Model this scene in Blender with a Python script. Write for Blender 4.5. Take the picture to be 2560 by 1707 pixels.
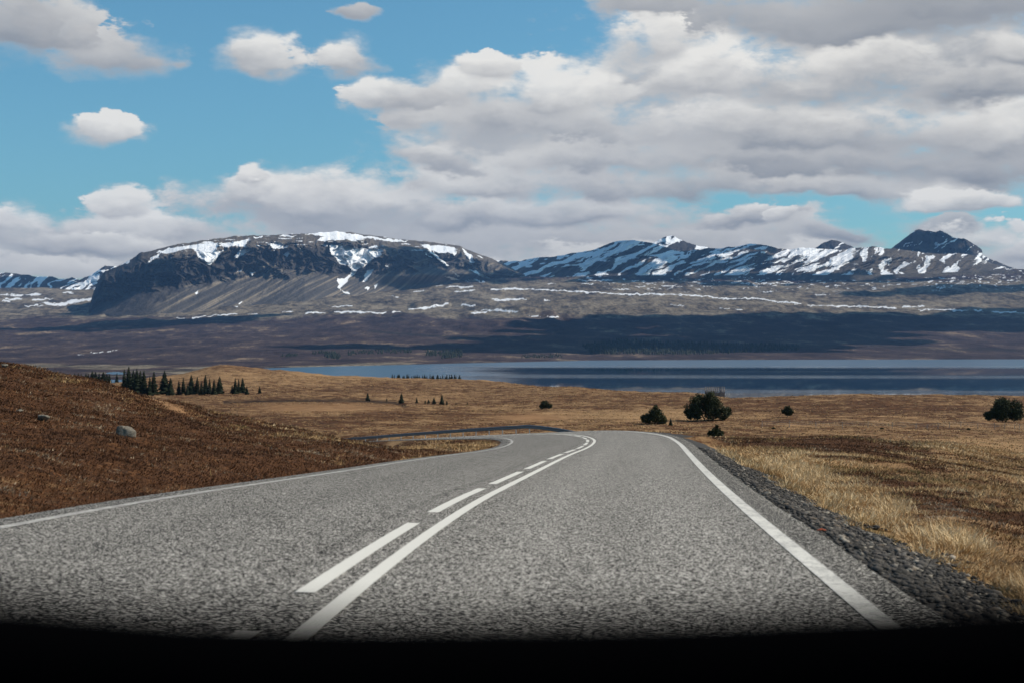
import bpy, math, random
import numpy as np
from mathutils import Vector
R = math.radians
random.seed(7)
rng = np.random.default_rng(11)

# ------------------------------------------------------------------ scene basics: camera, world, sun, exposure
for o in list(bpy.data.objects):
    bpy.data.objects.remove(o)
scene = bpy.context.scene
C = scene.collection
EYE = 1.24                     # camera height above the road, metres
F, CU, CV = 3555.6, 1280.0, 853.5   # photograph: focal length and centre in its own pixels
cam_data = bpy.data.cameras.new('camera')
cam_data.lens = 50; cam_data.sensor_width = 36
cam_data.clip_start = 0.05; cam_data.clip_end = 60000
cam_data.dof.use_dof = True
cam_data.dof.focus_distance = 42
cam_data.dof.aperture_fstop = 2.5
camera = bpy.data.objects.new('camera', cam_data); C.objects.link(camera)
camera.location = (0, 0, EYE); camera.rotation_euler = (R(90), 0, 0)
scene.camera = camera

SUN_EL, SUN_AZ = 42.0, 81.0    # degrees; azimuth clockwise from the view direction (+Y)
sun_data = bpy.data.lights.new('sun', 'SUN')
sun_data.energy = 5.0; sun_data.angle = R(0.53); sun_data.color = (1.0, 0.90, 0.77)
sun = bpy.data.objects.new('sun', sun_data); C.objects.link(sun)
SUN_DIR = Vector((math.sin(R(SUN_AZ)) * math.cos(R(SUN_EL)), math.cos(R(SUN_AZ)) * math.cos(R(SUN_EL)), math.sin(R(SUN_EL))))
sun.rotation_euler = SUN_DIR.to_track_quat('Z', 'Y').to_euler()
scene.view_settings.view_transform = 'Standard'
scene.view_settings.look = 'None'
scene.view_settings.exposure = 0.0
scene.view_settings.gamma = 1.0
scene.cycles.use_denoising = True
scene.cycles.max_bounces = 6
scene.cycles.diffuse_bounces = 2
scene.cycles.glossy_bounces = 3
scene.cycles.volume_bounces = 0
scene.cycles.transparent_max_bounces = 6


class NT:
    """small helper for writing node trees"""
    def __init__(self, tree):
        self.t = tree; self.n = tree.nodes; self.l = tree.links
    def new(self, typ, **kw):
        n = self.n.new(typ)
        for k, v in kw.items():
            setattr(n, k, v)
        return n
    def put(self, sock, v):
        if v is None:
            return
        if isinstance(v, bpy.types.NodeSocket):
            self.l.new(v, sock)
        else:
            if sock.type == 'RGBA' and not isinstance(v, (int, float)) and len(v) == 3:
                v = (*v, 1)
            sock.default_value = v
    def m(self, op, a, b=None, c=None, clamp=False):
        n = self.new('ShaderNodeMath', operation=op, use_clamp=clamp)
        self.put(n.inputs[0], a); self.put(n.inputs[1], b)
        if c is not None: self.put(n.inputs[2], c)
        return n.outputs[0]
    def vm(self, op, a, b=None, scale=None):
        n = self.new('ShaderNodeVectorMath', operation=op)
        self.put(n.inputs[0], a)
        if b is not None: self.put(n.inputs[1], b)
        if scale is not None: self.put(n.inputs['Scale'], scale)
        return n.outputs['Value'] if op in ('LENGTH', 'DOT_PRODUCT') else n.outputs[0]
    def mix(self, f, a, b, blend='MIX'):
        n = self.new('ShaderNodeMix', data_type='RGBA', blend_type=blend)
        n.clamp_factor = True
        self.put(n.inputs[0], f); self.put(n.inputs[6], a); self.put(n.inputs[7], b)
        return n.outputs[2]
    def noise(self, vec, scale, detail=3, rough=.55, dist=0, out='Fac', lac=2.0):
        n = self.new('ShaderNodeTexNoise')
        self.put(n.inputs['Vector'], vec); self.put(n.inputs['Scale'], scale)
        n.inputs['Detail'].default_value = detail; n.inputs['Roughness'].default_value = rough
        n.inputs['Distortion'].default_value = dist; n.inputs['Lacunarity'].default_value = lac
        return n.outputs[out]
    def step(self, x, a, b, lo=0., hi=1., smooth=True):
        n = self.new('ShaderNodeMapRange', interpolation_type='SMOOTHSTEP' if smooth else 'LINEAR')
        self.put(n.inputs[0], x)
        for i, v in zip((1, 2, 3, 4), (a, b, lo, hi)): self.put(n.inputs[i], v)
        return n.outputs[0]
    def comb(self, x, y, z=0.):
        n = self.new('ShaderNodeCombineXYZ')
        for i, v in enumerate((x, y, z)): self.put(n.inputs[i], v)
        return n.outputs[0]
    def sep(self, v):
        n = self.new('ShaderNodeSeparateXYZ'); self.put(n.inputs[0], v)
        return n.outputs
    def ramp(self, f, stops, interp='LINEAR'):
        n = self.new('ShaderNodeValToRGB'); self.put(n.inputs[0], f)
        cr = n.color_ramp; cr.interpolation = interp
        while len(cr.elements) < len(stops): cr.elements.new(.5)
        for e, (p, c) in zip(cr.elements, stops):
            e.position = p; e.color = (*c, 1) if not isinstance(c, (int, float)) else (c, c, c, 1)
        return n.outputs[0]
    def attr(self, name):
        return self.new('ShaderNodeAttribute', attribute_name=name).outputs['Fac']


# ------------------------------------------------------------------ sky: physical sky with cumulus clouds by direction
K = 3267.0    # the cloud list is written in the units of a 2352 px wide view of the photograph
CLOUDS = [  # u, v, rx, ry up, ry down, brightness, contrast (top minus base); drawn far to near
    (150, 585, 620, 120, 60, .52, .25), (1000, 580, 700, 130, 60, .50, .22), (1750, 565, 420, 80, 45, .50, .25),
    (330, 540, 520, 75, 70, .58, .22), (1000, 545, 520, 90, 70, .56, .2), (1560, 545, 420, 70, 60, .56, .2), (2330, 590, 300, 50, 50, .60, .2),
    (1520, 170, 300, 130, 150, .60, .22), (2250, 390, 420, 110, 80, .48, .2), (2150, 150, 500, 190, 160, .48, .18), (1950, 40, 620, 110, 110, .44, .14),
    (1750, 300, 640, 190, 190, .52, .16), (1150, 330, 330, 110, 120, .52, .2), (800, 480, 420, 70, 90, .54, .2), (1500, 610, 900, 60, 60, .60, .15), (200, 625, 500, 50, 50, .60, .15),
    (60, 515, 130, 55, 32, .72, .35), (380, 520, 190, 62, 35, .62, .35), (240, 560, 260, 45, 30, .55, .3),
    (1960, 545, 130, 32, 22, .42, .2), (2170, 520, 75, 38, 25, .42, .25), (2240, 545, 130, 48, 35, .60, .35), (2380, 570, 160, 45, 35, .55, .3),
    (640, 450, 260, 78, 55, .68, .40), (560, 410, 60, 36, 30, .74, .3), (300, 470, 90, 36, 26, .72, .3),
    (850, 470, 330, 92, 50, .64, .40), (1250, 500, 480, 78, 38, .56, .35), (1700, 505, 180, 28, 22, .52, .35), (1800, 508, 60, 26, 18, .68, .3),
    (1130, 420, 360, 96, 52, .62, .36), (1560, 440, 470, 86, 42, .50, .30), (2000, 445, 330, 62, 34, .54, .34), (2200, 465, 150, 48, 28, .76, .4),
    (2100, 380, 480, 120, 50, .46, .26), (1500, 370, 520, 96, 50, .56, .30), (1000, 350, 130, 40, 40, .60, .3),
    (2250, 300, 420, 92, 62, .64, .40), (1750, 305, 520, 100, 66, .60, .38), (1180, 285, 360, 88, 60, .64, .36), (900, 240, 125, 62, 50, .64, .34),
    (1060, 215, 160, 92, 78, .70, .34), (1290, 215, 230, 116, 90, .74, .40), (1130, 150, 80, 50, 50, .72, .3),
    (1900, 190, 400, 116, 72, .58, .42), (1640, 175, 220, 110, 74, .74, .40), (1420, 100, 80, 70, 80, .72, .3), (1500, 90, 130, 84, 70, .74, .34),
    (2230, 215, 220, 66, 48, .42, .30), (2340, 130, 160, 60, 40, .58, .36),
    (2050, 60, 480, 96, 62, .40, .14), (1480, 18, 160, 40, 40, .46, .12), (2300, 10, 420, 90, 60, .38, .12),
    (610, 148, 116, 74, 50, .66, .40), (808, 152, 82, 70, 44, .66, .40), (262, 138, 175, 84, 62, .44, .26), (130, 60, 105, 80, 62, .56, .26), (20, 70, 120, 110, 70, .42, .22),
    (226, 316, 108, 54, 46, .74, .40), (795, 38, 66, 20, 18, .42, .14),
]
world = bpy.data.worlds.new('World'); world.use_nodes = True
w = NT(world.node_tree); w.n.clear()
wout = w.new('ShaderNodeOutputWorld'); bg = w.new('ShaderNodeBackground'); w.l.new(bg.outputs[0], wout.inputs[0])
sky = w.new('ShaderNodeTexSky', sky_type='NISHITA', sun_disc=False, sun_elevation=R(SUN_EL), sun_rotation=R(SUN_AZ))
sky.altitude = 100; sky.air_density = 1.0; sky.dust_density = 1.0; sky.ozone_density = 1.0
SKY_STRENGTH = 0.1
gen = w.new('ShaderNodeTexCoord').outputs['Generated']
sx, sy, sz = w.sep(gen)
az = w.m('ARCTAN2', sx, sy); el = w.m('ARCSINE', sz)
U0 = w.m('MULTIPLY', az, K); V0 = w.m('MULTIPLY', el, -K)   # small-angle picture-like units, defined over the whole sphere
pv3 = w.comb(az, w.m('MULTIPLY', el, 2.1), 0.0)
warp1 = w.noise(pv3, 9, 3, .55, out='Color'); warp2 = w.noise(pv3, 42, 4, .55, out='Color')
wv = w.vm('ADD', w.vm('SCALE', w.vm('SUBTRACT', warp1, (.5, .5, .5)), scale=230), w.vm('SCALE', w.vm('SUBTRACT', warp2, (.5, .5, .5)), scale=58))
w1, w2, w3 = w.sep(wv)
UX = w.m('ADD', U0, w1); UY = w.m('ADD', V0, w.m('MULTIPLY', w2, .55))
fine = w.noise(pv3, 70, 7, .60); billow = w.noise(pv3, 17, 6, .60, dist=.35); soften = w.noise(pv3, 13, 2, .5)
edge_n = w.m('ADD', w.m('MULTIPLY', w.m('SUBTRACT', fine, .5), .75), w.m('MULTIPLY', w.m('SUBTRACT', billow, .5), .95))
shade_n = w.m('ADD', w.m('MULTIPLY', w.m('SUBTRACT', billow, .5), 1.35), w.m('MULTIPLY', w.m('SUBTRACT', fine, .5), .55))
soft_n = w.step(soften, .34, .64, .12, .90)
def cumulus(cover, tone, cen, rx, rt, rb, bright, contrast):
    """this cloud painted over the sky so far: round top, flatter and softer base, lit from above"""
    upx = w.m('MULTIPLY_ADD', UX, 1 / rx, -cen[0] / rx)
    upy = w.m('MINIMUM', w.m('MULTIPLY_ADD', UY, 1 / rt, -cen[1] / rt), 0); dny = w.m('MAXIMUM', w.m('MULTIPLY_ADD', UY, 1 / rb, -cen[1] / rb), 0)
    rr = w.m('SQRT', w.m('MULTIPLY_ADD', upx, upx, w.m('MULTIPLY_ADD', upy, upy, w.m('MULTIPLY', dny, dny))))
    fld = w.m('ADD', w.m('SUBTRACT', 1.0, rr), edge_n)
    soft = w.m('MULTIPLY_ADD', w.m('MINIMUM', dny, 1.0), .5, soft_n)
    alpha = w.m('MULTIPLY', w.step(w.m('DIVIDE', fld, soft), 0, 1), .97)
    hgt = w.m('ADD', w.m('MULTIPLY', upy, -1.35), w.m('MULTIPLY_ADD', dny, -1.2, shade_n))
    bri = w.m('MULTIPLY_ADD', contrast, hgt, bright + .03)
    seen = w.m('SUBTRACT', 1.0, alpha)
    cover = w.m('SUBTRACT', 1.0, w.m('MULTIPLY', w.m('SUBTRACT', 1.0, cover), seen))
    n = w.new('ShaderNodeMix', data_type='FLOAT'); w.put(n.inputs[0], alpha); w.put(n.inputs[2], tone); w.put(n.inputs[3], w.m('MINIMUM', w.m('MAXIMUM', bri, 0.0), 1.0))
    return cover, n.outputs[0]
tint = w.mix(1.0, sky.outputs[0], (.58, 1.04, 1.13), 'MULTIPLY')
base = w.mix(1.0, tint, (SKY_STRENGTH,) * 3, 'MULTIPLY')
# clouds of the sky outside the picture: same kind of broken cumulus, laid out on a flat deck
pz = w.m('ADD', w.m('MAXIMUM', sz, 0.0), .12)
deck = w.comb(w.m('DIVIDE', sx, pz), w.m('DIVIDE', sy, pz))
dnz = w.noise(deck, 1.3, 7, .58, dist=.25)
inwin = w.m('MULTIPLY', w.step(w.m('ABSOLUTE', az), .42, .52), 1.0)
above = w.step(el, .25, .36)
outm = w.m('MAXIMUM', inwin, above)
dal = w.m('MULTIPLY', w.step(dnz, .56, .68), w.m('MULTIPLY', outm, w.step(sz, 0.0, .03)))
dcol = w.ramp(w.m('SUBTRACT', 1.25, w.m('MULTIPLY', dnz, 1.15)), [(0, (.155, .185, .235)), (.35, (.31, .325, .35)), (.62, (.56, .553, .54)), (.93, (.88, .855, .80))])
cur = w.mix(dal, base, dcol)
cover, ctone = 0.0, .66
for (u, v, rx, rt, rb, b, ct) in CLOUDS:
    a_ = math.atan((u - 1176) / K); e_ = math.atan((784 - v) / K * math.cos(a_))
    cover, ctone = cumulus(cover, ctone, (a_ * K, -e_ * K, 0), rx, rt, rb, b, ct)
cur = w.mix(cover, cur, w.ramp(ctone, [(0, (.155, .185, .235)), (.35, (.31, .325, .35)), (.62, (.56, .553, .54)), (.93, (.88, .855, .80))]))
w.l.new(cur, bg.inputs[0]); bg.inputs[1].default_value = 1.0
scene.world = world
world.cycles.sampling_method = 'MANUAL'; world.cycles.sample_map_resolution = 512


# ------------------------------------------------------------------ helpers
def hash2(ix, iy, seed):
    h = (ix.astype(np.int64) * 374761393 + iy.astype(np.int64) * 668265263 + seed * 1274126177) & 0xFFFFFFFF
    h = ((h ^ (h >> 13)) * 1103515245) & 0xFFFFFFFF
    return ((h ^ (h >> 16)) & 0xFFFFFF) / float(0xFFFFFF)

def vnoise(x, y, seed=0):
    x = np.asarray(x, float); y = np.asarray(y, float)
    ix = np.floor(x); iy = np.floor(y); fx = x - ix; fy = y - iy
    fx = fx * fx * fx * (fx * (fx * 6 - 15) + 10); fy = fy * fy * fy * (fy * (fy * 6 - 15) + 10)
    a = hash2(ix, iy, seed); b = hash2(ix + 1, iy, seed); c = hash2(ix, iy + 1, seed); d_ = hash2(ix + 1, iy + 1, seed)
    return (a * (1 - fx) + b * fx) * (1 - fy) + (c * (1 - fx) + d_ * fx) * fy

def fbm(x, y, octv=4, seed=0, gain=.5, lac=2.03):
    s = 0; amp = 1; tot = 0
    x = np.asarray(x, float); y = np.asarray(y, float)
    for k in range(octv):
        s = s + amp * vnoise(x + 17.3 * k, y - 9.1 * k, seed + k); tot += amp; amp *= gain
        x, y = (x * .8 - y * .6) * lac, (x * .6 + y * .8) * lac
    return s / tot            # 0..1, mean .5

def ridged(x, y, octv=4, seed=0):
    s = 0; amp = 1; tot = 0
    x = np.asarray(x, float); y = np.asarray(y, float)
    for k in range(octv):
        s = s + amp * (1 - np.abs(2 * vnoise(x + 31.7 * k, y + 5.3 * k, seed + k) - 1)); tot += amp; amp *= .5; x = x * 2.07; y = y * 2.07
    return s / tot

def sstep(x, a, b):
    t = np.clip((x - a) / (b - a), 0, 1); return t * t * (3 - 2 * t)

def in_poly(px, py, poly):
    inside = np.zeros(np.shape(px), bool); n = len(poly)
    for i in range(n):
        x1, y1 = poly[i]; x2, y2 = poly[(i + 1) % n]
        if y1 == y2: continue
        c = ((y1 > py) != (y2 > py)) & (px < (x2 - x1) * (py - y1) / (y2 - y1) + x1)
        inside ^= c
    return inside

def line_dist(px, py, pts, ys=1.0):
    best = np.full(np.shape(px), 1e9)
    for (x1, y1), (x2, y2) in zip(pts[:-1], pts[1:]):
        dx, dy = x2 - x1, (y2 - y1) * ys; L = dx * dx + dy * dy + 1e-9
        t = np.clip(((px - x1) * dx + (py - y1) * ys * dy) / L, 0, 1)
        best = np.minimum(best, np.hypot(px - x1 - t * dx, (py - y1) * ys - t * dy))
    return best

def mesh_obj(name, verts, faces, mat=None, parent=None, attrs=None, smooth=False, link=True):
    """verts (n,3) array, faces (m,3) or (m,4) array or list of tuples -> one linked mesh object"""
    me = bpy.data.meshes.new(name)
    verts = np.asarray(verts, np.float32)
    if isinstance(faces, np.ndarray):
        nf, k = faces.shape
        me.vertices.add(len(verts)); me.vertices.foreach_set('co', verts.ravel())
        me.loops.add(nf * k); me.loops.foreach_set('vertex_index', faces.astype(np.int32).ravel())
        me.polygons.add(nf); me.polygons.foreach_set('loop_start', np.arange(0, nf * k, k, dtype=np.int32))
        me.update(calc_edges=True)
    else:
        me.from_pydata([tuple(map(float, v)) for v in verts], [], faces); me.update()
    for an, av in (attrs or {}).items():
        at = me.attributes.new(an, 'FLOAT', 'POINT'); at.data.foreach_set('value', np.asarray(av, np.float32).ravel())
    if smooth: me.polygons.foreach_set('use_smooth', np.ones(len(me.polygons), bool))
    if mat: me.materials.append(mat)
    o = bpy.data.objects.new(name, me)
    if link: C.objects.link(o)
    if parent: o.parent = parent
    return o

def grid_faces(nr, nc):
    i = np.arange(nr - 1)[:, None] * nc + np.arange(nc - 1)[None]
    i = i.ravel()
    return np.stack([i, i + 1, i + nc + 1, i + nc], 1)

def empty(name, loc=(0, 0, 0), rz=0):
    o = bpy.data.objects.new(name, None); C.objects.link(o); o.location = loc; o.rotation_euler = (0, 0, rz); o.empty_display_size = .3
    return o

def tag(o, label=None, cat=None, group=None, kind=None):
    if label: o['label'] = label
    if cat: o['category'] = cat
    if group: o['group'] = group
    if kind: o['kind'] = kind
    return o

def material(name, rough=.9, spec=.2):
    m = bpy.data.materials.new(name); m.use_nodes = True
    t = NT(m.node_tree); t.n.clear()
    out = t.new('ShaderNodeOutputMaterial'); b = t.new('ShaderNodeBsdfPrincipled'); t.l.new(b.outputs[0], out.inputs[0])
    b.inputs['Roughness'].default_value = rough; b.inputs['Specular IOR Level'].default_value = spec
    t.b = b; t.out = out; t.pos = t.new('ShaderNodeNewGeometry').outputs['Position']; t.obj = t.new('ShaderNodeTexCoord').outputs['Object']
    return m, t

def bump(t, h, strength, dist):
    n = t.new('ShaderNodeBump'); n.inputs['Strength'].default_value = strength; n.inputs['Distance'].default_value = dist
    t.put(n.inputs['Height'], h); t.l.new(n.outputs[0], t.b.inputs['Normal'])

def plain_mat(name, col, rough=.8, spec=.3, var=.25, scale=8, metallic=0):
    m, t = material(name, rough, spec)
    n = t.noise(t.obj, scale, 4, .6)
    c = t.mix(n, tuple(x * (1 - var) for x in col), tuple(min(1, x * (1 + var)) for x in col))
    t.put(t.b.inputs['Base Color'], c); t.b.inputs['Metallic'].default_value = metallic
    return m

# ------------------------------------------------------------------ road alignment (fitted to the photograph)
KS = np.array([0, 10, 20, 32, 45, 60, 78, 100, 130, 180.])
TH = np.array([.046, .0612, .0895, .0948, .1008, .07, -.0296, -.1609, -.3126, -.4715])
GR = np.array([.0396, .0382, .0547, .0509, .0565, .0495, .0523, .0693, .0741, .0886])
BK = ([0, 30, 60, 100, 180], [-.031, .0161, .0593, .0553, 0.])
WL, WR, RAIL = 3.894, 3.2, 1.17
SS = np.arange(-40, 205.01, .25)
_th = np.interp(SS, KS, TH); _gr = np.interp(SS, KS, GR); _bk = np.interp(SS, *BK)
i0 = int(np.argmin(abs(SS)))
def _cum(f):
    c = np.concatenate([[0], np.cumsum((f[1:] + f[:-1]) / 2 * .25)]); return c - c[i0]
RX = -1.486 + _cum(np.sin(_th)); RY = _cum(np.cos(_th)); RZ = EYE - 1.2392 - _cum(_gr)
def road_pt(s, o, dz=0.):
    s = np.asarray(s, float); x = np.interp(s, SS, RX); y = np.interp(s, SS, RY); z = np.interp(s, SS, RZ); th = np.interp(s, SS, _th); b = np.interp(s, SS, _bk)
    return np.stack([x + np.cos(th) * o, y - np.sin(th) * o, z + b * o + dz], -1)

def road_near(X, Y):
    """nearest station, lateral offset (right positive) and road height for ground points"""
    X = np.ravel(X); Y = np.ravel(Y); s_out = np.zeros(len(X)); o_out = np.full(len(X), 99.); z_out = np.zeros(len(X))
    near = np.where((Y > -45) & (Y < 215) & (np.abs(X) < 80))[0]
    st = np.arange(0, len(SS), 4)
    for c in range(0, len(near), 40000):
        k = near[c:c + 40000]; dx = X[k][:, None] - RX[st]; dy = Y[k][:, None] - RY[st]
        j = st[(dx * dx + dy * dy).argmin(1)]
        ddx = X[k] - RX[j]; ddy = Y[k] - RY[j]; th = _th[j]
        along = ddx * np.sin(th) + ddy * np.cos(th); o = ddx * np.cos(th) - ddy * np.sin(th)
        s = SS[j] + along
        far = np.abs(along) > 1.5
        s_out[k] = s; o_out[k] = np.where(far, 99., o)
        z_out[k] = np.interp(s, SS, RZ) + np.interp(s, SS, _bk) * np.clip(o, -WL - 1, WR + 1)
    return s_out, o_out, z_out

# ------------------------------------------------------------------ ground heights
LAKE_Z = EYE - 64
YS = np.array([5, 12, 20, 30, 45, 65, 90, 115, 150, 200, 270, 360, 480, 650, 850, 1100, 1500, 2200.])
UC = np.array([-2600, -1500, -600, 0, 200, 421, 560, 700, 860, 1000, 1200, 1420, 1600, 1720, 1880, 2100, 2330, 2560, 3200, 4600.])
ZT = np.array([
    [-1.2, -1.0, -.6, .6, 2, 3, 3.5, 3, 2, 0, -3, -7, -11, -16, -24, -45, -75, -80],
    [-1.3, -1.4, -1.2, -.6, .3, 1.0, 1.0, .5, -2, -6, -11, -15, -18, -21, -24, -45, -75, -80],
    [-1.3, -1.6, -1.5, -1.3, -.7, -.2, -.6, -2, -5, -9, -13, -16, -19, -21, -24, -45, -75, -80],
    [-1.35, -1.65, -1.8, -1.7, -1.35, -1.03, -1.9, -4, -7, -11, -15, -18, -20, -22, -27, -45, -75, -80],
    [-1.35, -1.65, -1.9, -1.95, -1.85, -1.72, -2.45, -5, -8, -12, -15.5, -18, -20, -22, -27, -45, -75, -80],
    [-1.35, -1.65, -2.05, -2.3, -2.6, -2.95, -3.75, -6, -9, -12.5, -15.5, -18, -20.3, -21.5, -20.6, -30, -75, -80],
    [-1.35, -1.6, -2.05, -2.4, -3.0, -3.8, -4.7, -6.6, -9.5, -13, -15.5, -18, -20.2, -20.5, -15.4, -21, -70, -80],
    [-1.35, -1.6, -2.05, -2.5, -3.2, -4.2, -5.5, -7.0, -9.8, -13, -15.5, -17.8, -20, -20.2, -17.4, -26, -75, -80],
    [-1.35, -1.6, -2.1, -2.6, -3.35, -4.55, -6.2, -8.05, -10.5, -13, -15.3, -17.8, -20.2, -21, -20.6, -32, -75, -80],
    [-1.35, -1.6, -2.1, -2.6, -3.45, -4.9, -6.8, -8.65, -11.2, -12.8, -15.2, -17.8, -20.3, -21.5, -21.6, -34, -75, -80],
    [-1.35, -1.6, -2.1, -2.6, -3.4, -4.75, -6.4, -8.2, -10.8, -12.6, -15.2, -18, -20.5, -22, -22.8, -36, -75, -80],
    [-1.35, -1.6, -2.1, -2.6, -3.4, -4.5, -5.9, -7.5, -9.7, -12.3, -15.2, -18, -19.5, -20.6, -29, -45, -75, -80],
    [-1.35, -1.6, -2.1, -2.6, -3.4, -4.5, -5.9, -7.5, -9.4, -12.1, -15.4, -17.5, -19, -23, -33, -48, -75, -80],
    [-1.35, -1.6, -2.1, -2.7, -3.5, -4.6, -6.1, -7.6, -9.5, -12.1, -15.4, -17.6, -19.5, -23.1, -34, -48, -75, -80],
    [-1.35, -1.7, -2.2, -2.9, -3.7, -4.7, -6.15, -7.7, -9.8, -12.1, -15, -17.5, -19, -27, -38, -50, -75, -80],
    [-1.4, -1.9, -2.5, -3.1, -3.9, -4.9, -5.95, -7.9, -10.0, -12.3, -15.2, -17, -17.9, -26, -38, -50, -75, -80],
    [-1.4, -2.0, -2.6, -3.2, -4.1, -5.3, -6.6, -8.1, -10.2, -12.8, -15.4, -17.2, -17.9, -26, -38, -50, -75, -80],
    [-1.5, -2.2, -2.8, -3.4, -4.5, -6.0, -7.7, -9.1, -10.9, -13.2, -15.9, -17.6, -18.4, -26, -38, -50, -75, -80],
    [-1.6, -2.3, -2.9, -3.6, -4.7, -6.2, -8.0, -9.6, -11.5, -13.8, -16.2, -18, -19, -26, -38, -50, -75, -80],
    [-1.6, -2.3, -2.9, -3.6, -4.7, -6.2, -8.0, -9.6, -11.5, -13.8, -16.2, -18, -19, -26, -38, -50, -75, -80]])

def table(u, Y):
    """smooth interpolation of the height table: cubic in log depth, smooth across columns"""
    ly = np.clip(np.log(np.maximum(Y, 1.)), np.log(YS[0]), np.log(YS[-1])); LY = np.log(YS)
    k = np.clip(np.searchsorted(LY, ly) - 1, 0, len(LY) - 2); t = (ly - LY[k]) / (LY[k + 1] - LY[k])
    uu = np.clip(u, UC[0], UC[-1]); c = np.clip(np.searchsorted(UC, uu) - 1, 0, len(UC) - 2); q = (uu - UC[c]) / (UC[c + 1] - UC[c]); q = q * q * (3 - 2 * q) * .6 + q * .4
    def row(col):
        z0 = ZT[col, np.maximum(k - 1, 0)]; z1 = ZT[col, k]; z2 = ZT[col, k + 1]; z3 = ZT[col, np.minimum(k + 2, len(LY) - 1)]
        m1 = (z2 - z0) * .5; m2 = (z3 - z1) * .5
        t2 = t * t; t3 = t2 * t
        cub = (2 * t3 - 3 * t2 + 1) * z1 + (t3 - 2 * t2 + t) * m1 + (-2 * t3 + 3 * t2) * z2 + (t3 - t2) * m2
        return .65 * cub + .35 * (z1 + (z2 - z1) * t)
    return EYE + row(c) * (1 - q) + row(c + 1) * q

GULLY = [(560, 1003), (640, 1000), (760, 998), (900, 999), (985, 1003), (1010, 1012)]     # dark turf bank, picture position
def ground_z(X, Y, detail=True):
    X = np.asarray(X, float); Y = np.asarray(Y, float); sh = X.shape; X = X.ravel(); Y = Y.ravel()
    rad = np.hypot(X, Y); phi = np.arctan2(X, Y); pc = np.clip(np.abs(phi), 0, R(50))
    u = CU + F * np.tan(np.sign(phi) * pc); Yq = rad * np.cos(np.minimum(pc, R(25)))
    z = table(u, Yq)
    s, o, zr = road_near(X, Y)
    over_r = np.maximum(o - (WR + .50), 0); over_l = np.maximum(-o - (WL + .55), 0); dd = np.maximum(over_r, over_l)
    on = o < 90
    if detail:
        amp = np.interp(rad, [3, 12, 30, 60, 150, 500, 1200], [.05, .12, .24, .32, .40, .7, 1.2]) * np.where((u > 830) & (u < 1420) & (rad > 40) & (rad < 135), .35, 1)
        n = (fbm(X / 1.6, Y / 1.6, 3, 3) - .5) * 1.5 * np.clip(1.2 - rad / 90, 0, 1) + (fbm(X / 6, Y / 6, 4, 8) - .5) * 1.5 + (fbm(X / 30, Y / 30, 3, 21) - .5) * 1.2 * np.clip(rad / 120, 0, 1)
        z = z + amp * n * np.where(on, sstep(dd, .1, 3), 1)
    # shoulder and embankment
    flat_r = np.where(s > 66, 1.6, .15)
    zs = zr - .06 - np.minimum(np.maximum(over_r - flat_r, 0) * .30, 1.2) - np.minimum(over_l * .10, .5)
    zs = zs - .04 * sstep(dd, 0, .25)
    wid = np.where(o > 0, np.where(s > 66, 7.5, 3.2), 2.6)
    blend = np.where(on, sstep(dd, np.where(o > 0, .8, .2), wid), 1)
    # never let the land rise over the road in the bend
    z = zs * (1 - blend) + z * blend
    return z.reshape(sh)

def project(X, Y, Z):
    Yc = np.maximum(Y, .1); return CU + F * X / Yc, CV - F * (Z - EYE) / Yc

def ground_at(u, v, y0=8, y1=1200):
    """first ground point seen through picture position u, v"""
    ys = np.geomspace(y0, y1, 1500); xs = (u - CU) / F * ys
    z = ground_z(xs, ys); _, vv = project(xs, ys, z)
    k = np.where((vv[:-1] >= v) & (vv[1:] < v))[0]
    k = k[0] if len(k) else int(np.abs(vv - v).argmin())
    return float(xs[k]), float(ys[k]), float(z[k])

def ground_depth(u, Y):
    x = (u - CU) / F * Y; return float(x), float(Y), float(ground_z(np.array([x]), np.array([Y]))[0])

# ------------------------------------------------------------------ materials of the setting
def heath_color(t, near=True):
    """mixture of dark heather, dry grass, pale lichen and bare earth"""
    hea = t.attr('heather'); sand = t.attr('sand'); soil = t.attr('soil'); moss = t.attr('moss')
    far = t.attr('far')
    p = t.pos
    nA = t.noise(p, 7.0, 5, .7); nB = t.noise(p, 1.1, 5, .65, dist=.4); nC = t.noise(p, .16, 5, .65, dist=.5); nD = t.noise(p, .02, 4, .6)
    nF = t.mix(far, nA, t.noise(p, .45, 5, .8))
    k = t.m('ADD', t.m('MULTIPLY', t.m('SUBTRACT', nB, .5), 1.3), t.m('ADD', t.m('MULTIPLY', t.m('SUBTRACT', nC, .5), 2.0), t.m('ADD', t.m('MULTIPLY', t.m('SUBTRACT', nF, .5), 1.5), t.m('MULTIPLY', t.m('SUBTRACT', nD, .5), .8))))
    f = t.step(t.m('ADD', hea, k), .32, .68)
    straw = t.ramp(nF, [(.25, (.13, .072, .034)), (.5, (.29, .172, .084)), (.72, (.46, .30, .155))])
    heather = t.ramp(nF, [(.25, (.014, .008, .005)), (.48, (.060, .028, .014)), (.62, (.125, .056, .025)), (.78, (.22, .135, .075))])
    c = t.mix(f, straw, heather)
    lich = t.m('MULTIPLY', t.step(t.noise(p, 2.4, 5, .75, dist=.6), .60, .70), t.m('MULTIPLY', hea, .55))
    c = t.mix(lich, c, (.27, .22, .155))
    c = t.mix(t.m('MULTIPLY', sand, t.step(t.m('ADD', nC, t.m('MULTIPLY', nB, .3)), .40, .62)), c, (.30, .165, .080))
    c = t.mix(t.m('MULTIPLY', soil, .92), c, (.020, .013, .010))
    c = t.mix(moss, c, t.mix(nB, (.07, .075, .02), (.15, .13, .045)))
    return c, nA, nB

ground_mat, t = material('heath', .95, .05)
c, nA, nB = heath_color(t)
t.put(t.b.inputs['Base Color'], c)
bump(t, t.m('ADD', nB, t.m('MULTIPLY', nA, .35)), .8, .22)

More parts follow.
